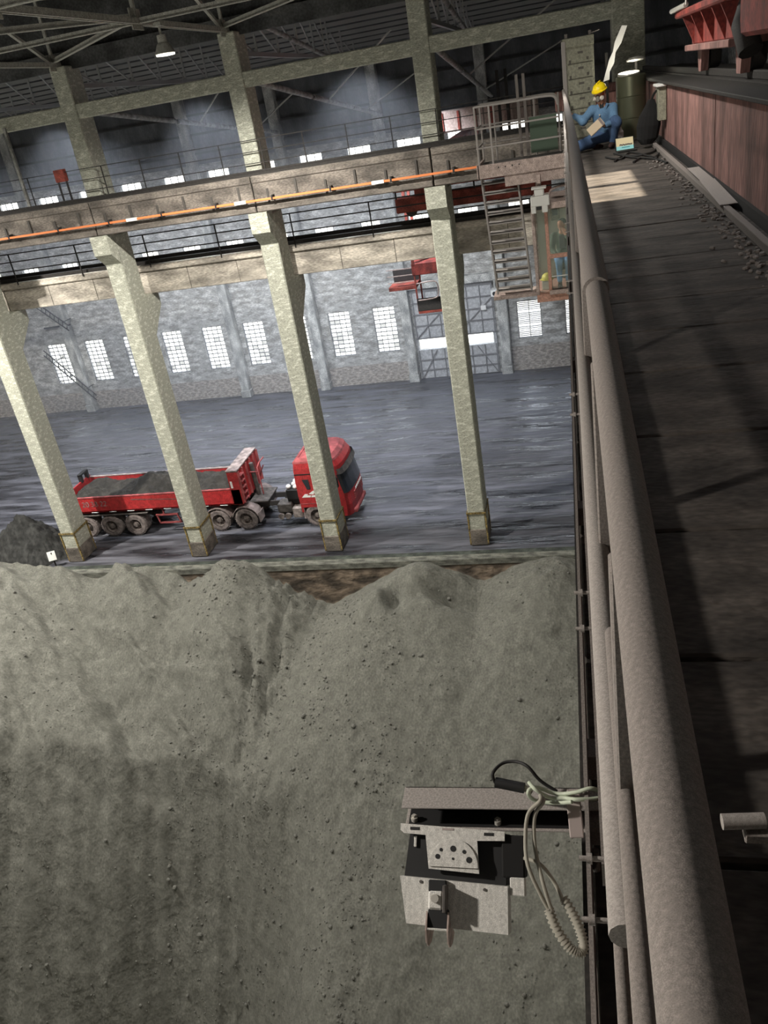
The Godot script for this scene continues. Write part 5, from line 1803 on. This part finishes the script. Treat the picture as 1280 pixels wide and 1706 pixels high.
	for s in [-1, 1]:
		var fl := MB.new()
		fl.lathe([Vector2(0, 0), Vector2(0.036, 0), Vector2(0.038, 0.03), Vector2(0.03, 0.036), Vector2(0, 0.034)], 14, head + hb * Vector3(0.055 * s, -0.05, 0.085), hb * Basis(Vector3(0, 0, 1), -s * 1.1) * Basis(Vector3.RIGHT, 0.5))
		part("filter", fl, M("mask_pale"), rm)
		part("strap", mbar(head + hb * Vector3(0.06 * s, -0.02, 0.08), head + hb * Vector3(0.092 * s, 0.03, -0.04), 0.01, 0.022), M("orange_strap"), rm)
		part("eye", mbox(head + hb * Vector3(0.031 * s, 0.014, 0.093), Vector3(0.026, 0.01, 0.01), 0.003, hb), M("hair"), o)
	var bd := thing("clipboard", "beige document case held across the crouching worker's lap", "clipboard", Vector3(0.5, DECK + 0.41, -16.57))
	var bb := Basis(Vector3(0, 0, 1), 0.62) * Basis(Vector3.RIGHT, -0.6)
	part("case", mbox(Vector3.ZERO, Vector3(0.3, 0.17, 0.03), 0.008, bb), M("board"), bd)
	part("cover_strip", mbox(bb * Vector3(0.12, 0, 0.017), Vector3(0.04, 0.165, 0.004), 0.001, bb), M("truck_dust"), bd)
	# seated driver in the cab
	var s := thing("person", "seated person in olive jacket and pale jeans inside the glazed crane cab", "person", Vector3(-0.22, 11.82, -19.2))
	var sb := Basis(Vector3.UP, -0.5)
	var sh := Vector3(0.0, 1.27, 0.06)
	var sk := [
		[Vector3(0, 0.56, -0.1), Vector3(0, 0.95, -0.06), 0.11, 0.12], [Vector3(0, 0.95, -0.06), Vector3(0, 1.12, 0.0), 0.1, 0.055], [Vector3(0, 1.1, 0.0), sh, 0.055, 0.055], [Vector3(-0.17, 1.05, -0.05), Vector3(0.17, 1.05, -0.05), 0.05, 0.05],
		[Vector3(-0.18, 1.05, -0.05), Vector3(-0.24, 0.8, 0.05), 0.047, 0.038], [Vector3(-0.24, 0.8, 0.05), Vector3(-0.12, 0.66, 0.28), 0.037, 0.026],
		[Vector3(0.18, 1.05, -0.05), Vector3(0.22, 0.86, 0.16), 0.047, 0.038], [Vector3(0.22, 0.86, 0.16), Vector3(0.07, 1.1, 0.22), 0.037, 0.026],
		[Vector3(-0.09, 0.56, -0.06), Vector3(-0.1, 0.58, 0.36), 0.075, 0.055], [Vector3(-0.1, 0.58, 0.36), Vector3(-0.1, 0.16, 0.42), 0.05, 0.035],
		[Vector3(0.09, 0.56, -0.06), Vector3(0.1, 0.58, 0.36), 0.075, 0.055], [Vector3(0.1, 0.58, 0.36), Vector3(0.08, 0.16, 0.4), 0.05, 0.035]]
	var sb2 := MB.new()
	flesh(sb2, sk, 0.016, 60.0)
	flesh(sb2, head_bones(sh, sb), 0.007, 130.0)
	flesh(sb2, hand_bones(Vector3(-0.12, 0.66, 0.28), Vector3(0.3, -0.3, 0.9).normalized(), Vector3(0, -1, -0.2).normalized(), 1.0, 0.5), 0.005, 260.0)
	flesh(sb2, hand_bones(Vector3(0.07, 1.1, 0.22), Vector3(-0.25, 0.95, -0.1).normalized(), Vector3(-0.4, 0, -0.9).normalized(), -1.0, 0.6), 0.005, 260.0)
	part("body", sb2, M("skin"), s)
	var sj := MB.new()
	flesh(sj, [[Vector3(0, 0.6, -0.1), Vector3(0, 0.98, -0.06), 0.14, 0.145], [Vector3(-0.17, 1.04, -0.05), Vector3(0.17, 1.04, -0.05), 0.075, 0.075], [Vector3(0, 1.0, -0.05), Vector3(0, 1.11, -0.01), 0.1, 0.068],
		[Vector3(-0.18, 1.05, -0.05), Vector3(-0.24, 0.8, 0.05), 0.075, 0.06], [Vector3(-0.24, 0.8, 0.05), Vector3(-0.14, 0.68, 0.24), 0.06, 0.045],
		[Vector3(0.18, 1.05, -0.05), Vector3(0.22, 0.86, 0.16), 0.075, 0.06], [Vector3(0.22, 0.86, 0.16), Vector3(0.09, 1.06, 0.21), 0.06, 0.045]], 0.014, 70.0)
	part("jacket", sj, M("olive"), s)
	part("dark_shirt", mbox(Vector3(0.0, 0.93, 0.1), Vector3(0.14, 0.3, 0.05), 0.02), M("black"), s)
	var st := MB.new()
	flesh(st, [[Vector3(-0.09, 0.56, -0.06), Vector3(0.09, 0.56, -0.06), 0.12, 0.12], [Vector3(-0.09, 0.57, -0.04), Vector3(-0.1, 0.58, 0.36), 0.1, 0.08], [Vector3(-0.1, 0.58, 0.36), Vector3(-0.1, 0.18, 0.42), 0.075, 0.055], [Vector3(0.09, 0.57, -0.04), Vector3(0.1, 0.58, 0.36), 0.1, 0.08], [Vector3(0.1, 0.58, 0.36), Vector3(0.08, 0.18, 0.4), 0.075, 0.055]], 0.014, 75.0)
	part("jeans", st, M("jeans_pale"), s)
	for x in [-0.1, 0.08]:
		var bt := MB.new()
		flesh(bt, [[Vector3(x, 0.14, 0.4), Vector3(x, 0.05, 0.4), 0.045, 0.045], [Vector3(x, 0.045, 0.4), Vector3(x - 0.02, 0.04, 0.54), 0.042, 0.035]], 0.011, 120.0)
		part("boot", bt, M("boot"), s)
	var h2 := MB.new()
	h2.ball(sh + sb * Vector3(0, 0.055, -0.025), Vector3(0.096, 0.098, 0.112), 16, 8, 0.0, 0.6, sb)
	part("hair", h2, M("hair"), s)

# ---------------------------------------------------------------- scanner on its bracket
func build_scanner() -> void:
	var o := Vector3(-0.419, 14.816, -1.2)
	var bs := Basis(Vector3.RIGHT, Vector3(0, 0.6428, -0.766), Vector3(0, 0.766, 0.6428))
	var tl := Transform3D(bs, o)
	# bracket: steel channel fixed to the railing
	var c := thing("scanner_bracket", "pinkish steel channel bracket reaching out from the railing above the ore", "bracket", o)
	var dirc := Vector3(0.43, -0.012, -0.028)
	var ch := MB.new()
	for q in [[0.028, -0.064, 0.06, 0.004], [-0.03, -0.06, 0.062, 0.004]]:
		ch.box(Vector3(0.215, q[0] - 0.004, q[1] - 0.008), Vector3(0.435, q[3], q[2]), 0.001, Basis(Vector3.UP, 0.03))
	ch.box(Vector3(0.215, -0.005, -0.1), Vector3(0.435, 0.062, 0.004), 0.001, Basis(Vector3.UP, 0.03))
	part("channel", ch, M("dust_steel_pale"), c)
	part("web_shade", mbox(Vector3(0.2, -0.004, -0.092), Vector3(0.39, 0.05, 0.008), 0.001, Basis(Vector3.UP, 0.03)), M("black"), c)  # this and the next piece paint the channel's inner shade in black
	part("tray_shade", mbox(Vector3(0.19, -0.0305, -0.066), Vector3(0.37, 0.003, 0.046), 0.0, Basis(Vector3.UP, 0.03)), M("black"), c)
	for x in [0.018, 0.2]:
		var b := MB.new()
		b.tube([Vector3(x, -0.03, -0.052), Vector3(x, -0.018, -0.052)], 0.008, 6)
		b.tube([Vector3(x, -0.03, -0.052), Vector3(x, -0.013, -0.052)], 0.004, 8)
		part("bolt", b, M("zinc"), c)
		part("hole_plug", mtube([Vector3(x + 0.03, 0.0, -0.09), Vector3(x + 0.03, 0.0, -0.078)], 0.014, 12), M("black"), c)
	part("clamp_shoe", mbox(Vector3(0.41, -0.02, -0.055), Vector3(0.05, 0.05, 0.08), 0.006), M("dust_steel"), c)
	part("clamp_bolt", mtube([Vector3(0.4, -0.06, -0.02), Vector3(0.4, -0.12, -0.02)], 0.008, 8), M("dust_steel"), c)
	var tp := MB.new()
	tp.xf = Transform3D(bs, Vector3.ZERO)
	tp.box(Vector3(0.364, 0.04, 0.022), Vector3(0.028, 0.085, 0.006), 0.002, Basis(Vector3(0, 0, 1), 0.06))
	tp.box(Vector3(0.364, 0.086, -0.01), Vector3(0.028, 0.006, 0.07), 0.002)
	part("tape_wrap", tp, M("tape"), c)
	# scanner hung under the channel on a tee plate
	var s := thing("laser_scanner", "white and black laser scanner box with a hooked front catch hung under the pinkish bracket", "scanner", o)
	s.basis = bs
	var pl := PackedVector2Array([Vector2(0.004, 0.012), Vector2(0.222, 0.004), Vector2(0.222, -0.014), Vector2(0.166, -0.016), Vector2(0.17, -0.078), Vector2(0.066, -0.073), Vector2(0.058, -0.009), Vector2(0.012, -0.007), Vector2(0.004, -0.001)])
	var pb := MB.new()
	pb.prism(pl, 0.004, Transform3D(Basis(), Vector3(0, 0, 0.02)))
	var tee := part("tee_plate", pb, M("white_device"), s)
	var dk := PackedVector2Array()
	for k in 15:
		var a := PI * k / 14.0
		dk.append(Vector2(0.118 + cos(a) * 0.05, -0.068 + sin(a) * 0.054))
	var db := MB.new()
	db.prism(dk, 0.004, Transform3D(Basis(), Vector3(0, 0, 0.0235)))
	part("half_disc", db, M("white_device"), tee)
	for h in [[0.092, -0.036, 0.0035], [0.085, -0.049, 0.005], [0.117, -0.033, 0.006], [0.14, -0.038, 0.004], [0.15, -0.053, 0.006], [0.117, -0.052, 0.0025]]:
		part("screw_hole", mtube([Vector3(h[0], h[1], 0.0255), Vector3(h[0], h[1], 0.0262)], h[2], 12), M("black"), tee)
	for x in [0.035, 0.19]:
		part("slot", mbox(Vector3(x, 0.004 - x * 0.035, 0.0222), Vector3(0.02, 0.006, 0.001)), M("black"), tee)
	part("notch", mbox(Vector3(0.105, 0.004, 0.0222), Vector3(0.024, 0.004, 0.0012)), M("tape"), tee)
	var bk := MB.new()
	bk.prism(PackedVector2Array([Vector2(0.022, 0.0), Vector2(0.222, 0.0), Vector2(0.222, -0.098), Vector2(0.012, -0.09)]), 0.1, Transform3D(Basis(), Vector3(0, 0, -0.045)))
	part("black_housing", bk, M("black"), s)
	part("connector_box", mbox(Vector3(0.238, -0.042, -0.02), Vector3(0.046, 0.08, 0.07), 0.003), M("black_matte"), s)
	part("pull_tab", mbox(Vector3(0.034, -0.022, 0.008), Vector3(0.006, 0.022, 0.004), 0.001), M("white_device"), s)
	part("small_bracket", mbox(Vector3(0.247, -0.098, 0.01), Vector3(0.03, 0.034, 0.03), 0.002), M("white_device"), s)
	var fb := MB.new()
	fb.prism(PackedVector2Array([Vector2(0.008, -0.089), Vector2(0.228, -0.098), Vector2(0.228, -0.184), Vector2(0.024, -0.176)]), 0.06, Transform3D(Basis(), Vector3(0, 0, 0.0)))
	part("white_cover", fb, M("white_device"), s)
	for h in [[0.052, -0.098], [0.182, -0.106]]:
		part("cover_screw", mtube([Vector3(h[0], h[1], 0.03), Vector3(h[0], h[1], 0.032)], 0.003, 10), M("truck_grey"), s)
	# catch
	part("catch_pad", mbox(Vector3(0.088, -0.104, 0.035), Vector3(0.036, 0.022, 0.012), 0.002), M("black"), s)
	part("catch_block", mbox(Vector3(0.087, -0.13, 0.042), Vector3(0.03, 0.034, 0.026), 0.004), M("white_device"), s)
	part("catch_boss", mtube([Vector3(0.087, -0.126, 0.055), Vector3(0.087, -0.126, 0.062)], 0.008, 12), M("zinc"), s)
	part("catch_side", mbox(Vector3(0.106, -0.126, 0.046), Vector3(0.006, 0.05, 0.036), 0.001), M("truck_grey"), s)
	part("catch_base", mbox(Vector3(0.092, -0.164, 0.04), Vector3(0.04, 0.036, 0.02), 0.002), M("black"), s)
	for x in [0.07, 0.113]:
		var hk := PackedVector2Array([Vector2(-0.15, 0.05), Vector2(-0.184, 0.06), Vector2(-0.206, 0.05), Vector2(-0.214, 0.03), Vector2(-0.208, 0.0), Vector2(-0.19, -0.02), Vector2(-0.17, 0.03)])
		var hm := MB.new()
		hm.prism(hk, 0.003, Transform3D(Basis(Vector3(0, 1, 0), Vector3(0, 0, 1), Vector3(1, 0, 0)), Vector3(x, 0, 0)))
		part("hook_cheek", hm, M("pink_steel"), s)
	part("hook_bar", mbox(Vector3(0.092, -0.181, 0.056), Vector3(0.046, 0.004, 0.004), 0.001), M("white_device"), s)
	# cables
	var at := func(l: Array, z: float) -> Array:
		var out := []
		for k in l.size():
			out.append(tl * Vector3(l[k][0], l[k][1], z + 0.012 * sin(k * 1.9)))
		return smooth(out, 6)
	var k1 := part("cable_loop", mtube(at.call([[0.205, 0.098], [0.201, 0.115], [0.218, 0.137], [0.246, 0.142], [0.273, 0.131], [0.297, 0.105], [0.33, 0.085]], 0.03), 0.0035, 8), M("cable_black"), self)
	tag(k1, "thin black cable looping up above the bracket channel", "cable")
	var pj := thing("cable_plug", "thick black cable plug lying on the bracket channel", "plug", tl * Vector3(0.235, 0.095, 0.03))
	pj.basis = bs
	part("barrel", mtube([Vector3(-0.03, 0.004, 0), Vector3(0.018, -0.004, 0), Vector3(0.03, -0.006, 0)], 0.011, 14), M("black"), pj)
	part("boot", mtube([Vector3(0.03, -0.006, 0), Vector3(0.045, -0.012, 0.003)], 0.007, 10), M("cable_grey"), pj)
	var k2 := part("pale_cable", mtube(at.call([[0.275, 0.1], [0.29, 0.085], [0.316, 0.072], [0.346, 0.072], [0.369, 0.069], [0.41, 0.073], [0.419, 0.084], [0.399, 0.091], [0.369, 0.083], [0.33, 0.08], [0.29, 0.09], [0.274, 0.08], [0.285, 0.066], [0.327, 0.062], [0.36, 0.064]], 0.04), 0.0042, 8), M("cable_pale"), self)
	tag(k2, "pale green cable coiled and taped where the bracket meets the railing", "cable")
	var k3 := part("grey_cable", mtube(at.call([[0.298, 0.075], [0.298, 0.063], [0.273, 0.04], [0.266, -0.005], [0.271, -0.055], [0.293, -0.107], [0.309, -0.136]], 0.05), 0.004, 8), M("cable_grey"), self)
	tag(k3, "outer grey cable hanging in a long loop from the bracket", "cable")
	var k4 := part("grey_cable", mtube(at.call([[0.303, 0.07], [0.303, 0.06], [0.285, 0.035], [0.284, -0.021], [0.299, -0.086], [0.315, -0.138]], 0.045), 0.004, 8), M("cable_grey"), self)
	tag(k4, "inner grey cable hanging from the bracket into the ribbed sleeve", "cable")
	var k5 := part("dark_cable", mtube(at.call([[0.262, -0.044], [0.294, -0.054], [0.319, -0.085], [0.334, -0.116]], 0.035), 0.004, 8), M("cable_grey"), self)
	tag(k5, "short cable from the scanner's side into the ribbed sleeve's right end", "cable")
	var cd := smooth([Vector3(0.308, -0.134, 0), Vector3(0.32, -0.163, 0.005), Vector3(0.341, -0.192, 0.008), Vector3(0.359, -0.204, 0.008), Vector3(0.371, -0.196, 0.005), Vector3(0.367, -0.171, 0), Vector3(0.354, -0.141, -0.005), Vector3(0.335, -0.113, -0.01)], 18)
	var rad := []
	var pts := []
	for k in cd.size():
		pts.append(tl * (cd[k] + Vector3(0, 0, 0.04)))
		rad.append(0.0106 if k % 4 < 2 else 0.0074)
	var cb := MB.new()
	cb.tube(pts, 0.01, 12, true, rad)
	var sl := part("ribbed_sleeve", cb, M("cable_grey"), self)
	tag(sl, "grey ribbed conduit sleeve bent in a U below the bracket", "conduit")

# ---------------------------------------------------------------- things on the walkway
func build_clutter() -> void:
	# control cabinet with drawers, behind the worker
	var o := thing("control_cabinet", "tall beige control cabinet with labelled drawers behind the worker", "cabinet", Vector3(0.27, DECK, -18.4))
	part("carcass", mspan(-0.27, 0.3, 0.1, 1.78, -0.3, 0.0, 0.006), M("cabinet"), o)
	part("plinth", mspan(-0.25, 0.28, 0.0, 0.1, -0.28, -0.02), M("cabinet_dark"), o)
	part("top_bar", mspan(-0.28, 0.31, 1.74, 1.9, -0.3, 0.03, 0.01), M("cabinet"), o)
	part("side_channel", mspan(-0.3, -0.22, 0.1, 1.86, -0.02, 0.05, 0.006), M("dust_steel_pale"), o)
	for x in [-0.2, 0.24]:
		part("lifting_lug", mspan(x - 0.03, x + 0.03, 1.9, 1.98, -0.1, -0.04, 0.01), M("dust_steel"), o)
	part("top_stay", mtube([Vector3(0.26, 1.93, -0.05), Vector3(0.42, 1.96, -0.05)], 0.012, 6), M("dust_steel"), o)
	for k in 6:
		var y := 0.14 + k * 0.265
		var d := part("drawer", mspan(-0.19, 0.27, y, y + 0.25, 0.0, 0.022, 0.006), M("cabinet"), o)
		part("name_plate", mspan(0.0, 0.1, y + 0.15, y + 0.19, 0.022, 0.026), M("cabinet_dark"), d)
		part("latch", mspan(0.16, 0.2, y + 0.03, y + 0.08, 0.022, 0.04, 0.004), M("cabinet_dark"), d)
		part("latch", mspan(-0.17, -0.13, y + 0.0, y + 0.06, 0.022, 0.04, 0.004), M("cabinet_dark"), d)
		part("shadow_line", mspan(-0.19, 0.27, y - 0.012, y - 0.004, 0.0, 0.02), M("cabinet_dark"), o)
	# steel drum; an added glowing disc stands for its brightly lit top
	var dr := thing("steel_drum", "dark shiny steel drum behind the laptop with a glowing disc on top", "drum", Vector3(1.24, DECK, -18.45))
	var db := MB.new()
	db.lathe([Vector2(0, 0.0), Vector2(0.28, 0.0), Vector2(0.28, 1.08), Vector2(0.26, 1.1), Vector2(0, 1.1)], 36, Vector3.ZERO)
	part("shell", db, M("drum"), dr)
	for y in [0.36, 0.74]:
		var rb := MB.new()
		rb.lathe([Vector2(0.27, y - 0.02), Vector2(0.288, y), Vector2(0.27, y + 0.02)], 36, Vector3.ZERO)
		part("hoop", rb, M("drum"), dr)
	var lp := thing("drum_top_glow", "round glowing disc standing for the lit top of the steel drum", "lamp", Vector3(1.2, DECK + 1.1, -18.4))
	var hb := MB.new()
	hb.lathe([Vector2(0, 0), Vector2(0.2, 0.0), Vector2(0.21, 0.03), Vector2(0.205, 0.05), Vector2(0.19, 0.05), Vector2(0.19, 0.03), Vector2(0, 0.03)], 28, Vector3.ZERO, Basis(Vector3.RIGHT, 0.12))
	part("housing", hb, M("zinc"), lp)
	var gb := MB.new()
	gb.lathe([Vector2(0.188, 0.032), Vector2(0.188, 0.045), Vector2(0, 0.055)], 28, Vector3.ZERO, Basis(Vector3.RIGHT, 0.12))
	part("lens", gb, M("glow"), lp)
	var ol := OmniLight3D.new()  # added light to go with the glowing drum top
	ol.name = "drum_top_light"
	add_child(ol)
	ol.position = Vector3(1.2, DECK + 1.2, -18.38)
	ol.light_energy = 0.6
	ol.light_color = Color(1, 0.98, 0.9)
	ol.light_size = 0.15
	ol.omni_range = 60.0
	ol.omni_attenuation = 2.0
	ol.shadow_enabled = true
	var l2 := thing("round_plate", "pale round disc above the glowing drum top", "disc", Vector3(1.36, DECK + 1.32, -18.75))
	var l2b := MB.new()
	l2b.lathe([Vector2(0, 0), Vector2(0.17, 0), Vector2(0.18, 0.03), Vector2(0.12, 0.07), Vector2(0, 0.08)], 24, Vector3.ZERO)
	part("cap", l2b, M("zinc"), l2)
	part("stem", mspan(-0.02, 0.02, -0.25, 0.0, -0.02, 0.02), M("dark_steel"), l2)
	# laptop
	var lt := thing("laptop", "small open laptop with a beige and teal screen on the walkway floor", "laptop", Vector3(0.96, DECK, -16.0))
	lt.rotation.y = 0.12
	part("base", mspan(-0.16, 0.16, 0.0, 0.018, 0.0, 0.22, 0.004), M("black"), lt)
	part("keyboard", mspan(-0.14, 0.14, 0.018, 0.021, 0.02, 0.12), M("dark_steel"), lt)
	var lb := Basis(Vector3.RIGHT, -0.32)
	part("lid", mbox(lb * Vector3(0, 0.115, -0.006), Vector3(0.32, 0.22, 0.01), 0.003, lb), M("black"), lt)
	var scr := StandardMaterial3D.new()
	scr.albedo_color = Color(0.05, 0.05, 0.05)
	scr.emission_enabled = true
	scr.emission_energy_multiplier = 0.75
	var im := Image.create(64, 44, false, Image.FORMAT_RGB8)
	im.fill(Color(0.92, 0.84, 0.66))
	im.fill_rect(Rect2i(0, 30, 64, 14), Color(0.62, 0.86, 0.84))
	var rg := RandomNumberGenerator.new()
	rg.seed = 3
	for x in range(12, 60):
		im.fill_rect(Rect2i(x, 25 - rg.randi_range(0, 3), 1, 4), Color(0.16, 0.16, 0.2))
	im.fill_rect(Rect2i(20, 34, 30, 3), Color(0.3, 0.56, 0.56))
	scr.emission_texture = ImageTexture.create_from_image(im)
	mats["screen"] = scr
	var qm := QuadMesh.new()
	qm.size = Vector2(0.29, 0.195)
	var sq := inst("screen", qm, scr, lt, lb * Vector3(0, 0.117, 0.0))
	sq.basis = lb
	# bag on the girder
	var bg := thing("hanging_bag", "black cloth bag hanging on the reddish girder behind the laptop", "bag", Vector3(1.3, DECK, -15.9))
	var bb := MB.new()
	var prof := [[0.06, 0.1, 0.08], [0.15, 0.2, 0.11], [0.35, 0.23, 0.11], [0.5, 0.2, 0.09], [0.62, 0.12, 0.06], [0.74, 0.05, 0.04]]
	var rings := []
	for p in prof:
		var r := []
		for k in 16:
			var a := TAU * k / 16.0
			r.append(Vector3(cos(a) * p[1] * 0.85 + 0.012 * sin(a * 3.0) + 0.12 * p[0], p[0], sin(a) * p[2] * 1.2))
		rings.append(r)
	loft(bb, rings)
	part("sack", bb, M("black_matte"), bg)
	part("strap", mtube(smooth([Vector3(0.08, 0.7, 0.02), Vector3(0.13, 0.82, 0.05), Vector3(0.22, 0.9, 0.1), Vector3(0.28, 0.95, 0.12)], 4), 0.018, 8), M("black_matte"), bg)
	var wb := thing("white_box", "pale upright box with an overhanging lid on the girder behind the black bag", "box", Vector3(1.5, DECK + 0.42, -15.75))
	part("body", mspan(-0.03, 0.09, 0.0, 0.5, -0.24, 0.24, 0.006), M("cabinet"), wb)
	part("lid", mspan(-0.07, 0.09, 0.5, 0.54, -0.3, 0.3, 0.008), M("white_paint"), wb)
	part("door_gap", mspan(-0.036, -0.029, 0.04, 0.46, -0.01, 0.01), M("cabinet_dark"), wb)
	var jr := thing("white_bottle", "small white plastic bottle standing behind the worker's knee", "bottle", Vector3(0.93, DECK, -16.95))
	var jb := MB.new()
	jb.lathe([Vector2(0, 0), Vector2(0.06, 0), Vector2(0.065, 0.02), Vector2(0.065, 0.24), Vector2(0.03, 0.3), Vector2(0.025, 0.33)], 16, Vector3.ZERO)
	part("body", jb, M("white_paint"), jr)
	var jc := MB.new()
	jc.lathe([Vector2(0.03, 0.32), Vector2(0.03, 0.36), Vector2(0, 0.36)], 12, Vector3.ZERO)
	part("cap", jc, M("cabinet"), jr)
	# red gas bottle and a pale diagonal pipe behind the worker
	var dp := thing("torn_sheet", "pale ragged strip of sheet slanting up behind the worker's helmet", "sheet", Vector3(0.75, DECK + 1.05, -19.0))
	var tb := MB.new()
	tb.prism(PackedVector2Array([Vector2(0, 0), Vector2(0.12, 0.02), Vector2(0.13, 0.16), Vector2(0.22, 0.3), Vector2(0.25, 0.48), Vector2(0.36, 0.62), Vector2(0.48, 0.9), Vector2(0.38, 0.92), Vector2(0.24, 0.66), Vector2(0.2, 0.5), Vector2(0.12, 0.36), Vector2(0.06, 0.18)]), 0.02, Transform3D(Basis(), Vector3.ZERO))
	part("strip", tb, M("white_paint"), dp)
	part("backing_post", mspan(0.05, 0.1, -1.05, 0.5, -0.06, -0.02), M("dark_steel"), dp)
	# cables on the deck
	var specs := [
		[[[0.75, -15.6], [0.9, -15.0], [1.1, -14.7], [1.3, -14.9], [1.4, -15.3]], "dark cable curving over the deck in front of the laptop"],
		[[[0.7, -14.4], [0.85, -14.9], [1.05, -14.4], [1.25, -14.1], [1.38, -14.6]], "dark cable looped between the sunlit patch and the girder"],
		[[[0.95, -13.9], [1.1, -14.3], [1.3, -13.7], [1.36, -13.2]], "dark cable tail beside the kerb past the sunlit patch"],
		[[[0.6, -15.2], [0.8, -14.6], [1.0, -15.4], [1.2, -14.5], [1.3, -14.0]], "tangled dark cable lying across the others on the deck"]]
	for q in specs:
		var pts := []
		for p in q[0]:
			pts.append(Vector3(p[0], DECK + 0.02, p[1]))
		var cb := part("deck_cable", mtube(smooth(pts, 6), 0.016, 8), M("cable_black"), self)
		tag(cb, q[1], "cable", "cables on the walkway")
	# bent strip of sheet along the kerb, rubble
	var sb := thing("sheet_strip", "bent pale strip of sheet metal lying along the girder's foot", "sheet", Vector3(1.5, DECK + 0.05, -9.4))
	var sm := MB.new()
	sm.bar(Vector3(0.0, 0.05, -2.2), Vector3(-0.02, 0.06, -0.9), 0.14, 0.006)
	sm.bar(Vector3(-0.02, 0.06, -0.9), Vector3(-0.05, 0.03, 0.7), 0.16, 0.006)
	part("strip", sm, M("dust_steel_pale"), sb)
	var rub := MB.new()
	var rg2 := RandomNumberGenerator.new()
	rg2.seed = 12
	for k in 420:
		var z := rg2.randf_range(-14.0, -3.0)
		var x := 1.38 - absf(rg2.randfn(0, 0.1))
		var r := rg2.randf_range(0.005, 0.02)
		rub.box(Vector3(x, DECK + r * 0.4, z), Vector3(r * 2.4, r * 1.3, r * 1.8), r * 0.3, Basis(Vector3.UP, rg2.randf() * 6.0) * Basis(Vector3.RIGHT, rg2.randf() * 0.6))
	var ro := part("rubble", rub, M("dust_steel"), self)
	tag(ro, "crumbled dirt strewn along the walkway's right kerb", "rubble", "", "stuff")

func build_haze() -> void:
	var we: WorldEnvironment = get_node("environment")
	we.environment.volumetric_fog_enabled = true
	we.environment.volumetric_fog_density = 0.0
	var f := FogVolume.new()
	f.name = "dust_haze"
	add_child(f)
	f.size = Vector3(50.0, 17.5, 17.6)
	f.position = Vector3(-19.0, 9.6, -40.3)
	var fm := FogMaterial.new()
	fm.density = HAZE
	fm.albedo = Color(0.94, 0.95, 0.98)
	f.material = fm
	tag(f, "thin grey dust haze hanging in the far aisle", "haze", "", "stuff")

const HAZE := 0.009

func _ready() -> void:
	set_view()
	make_materials()
	build_setting()
	build_gate()
	build_frame()
	build_roof_steel()
	build_lamps()
	build_piles()
	build_truck()
	build_far_crane()
	build_walkway()
	build_railing()
	build_platform()
	build_people()
	build_scanner()
	build_clutter()
	build_haze()
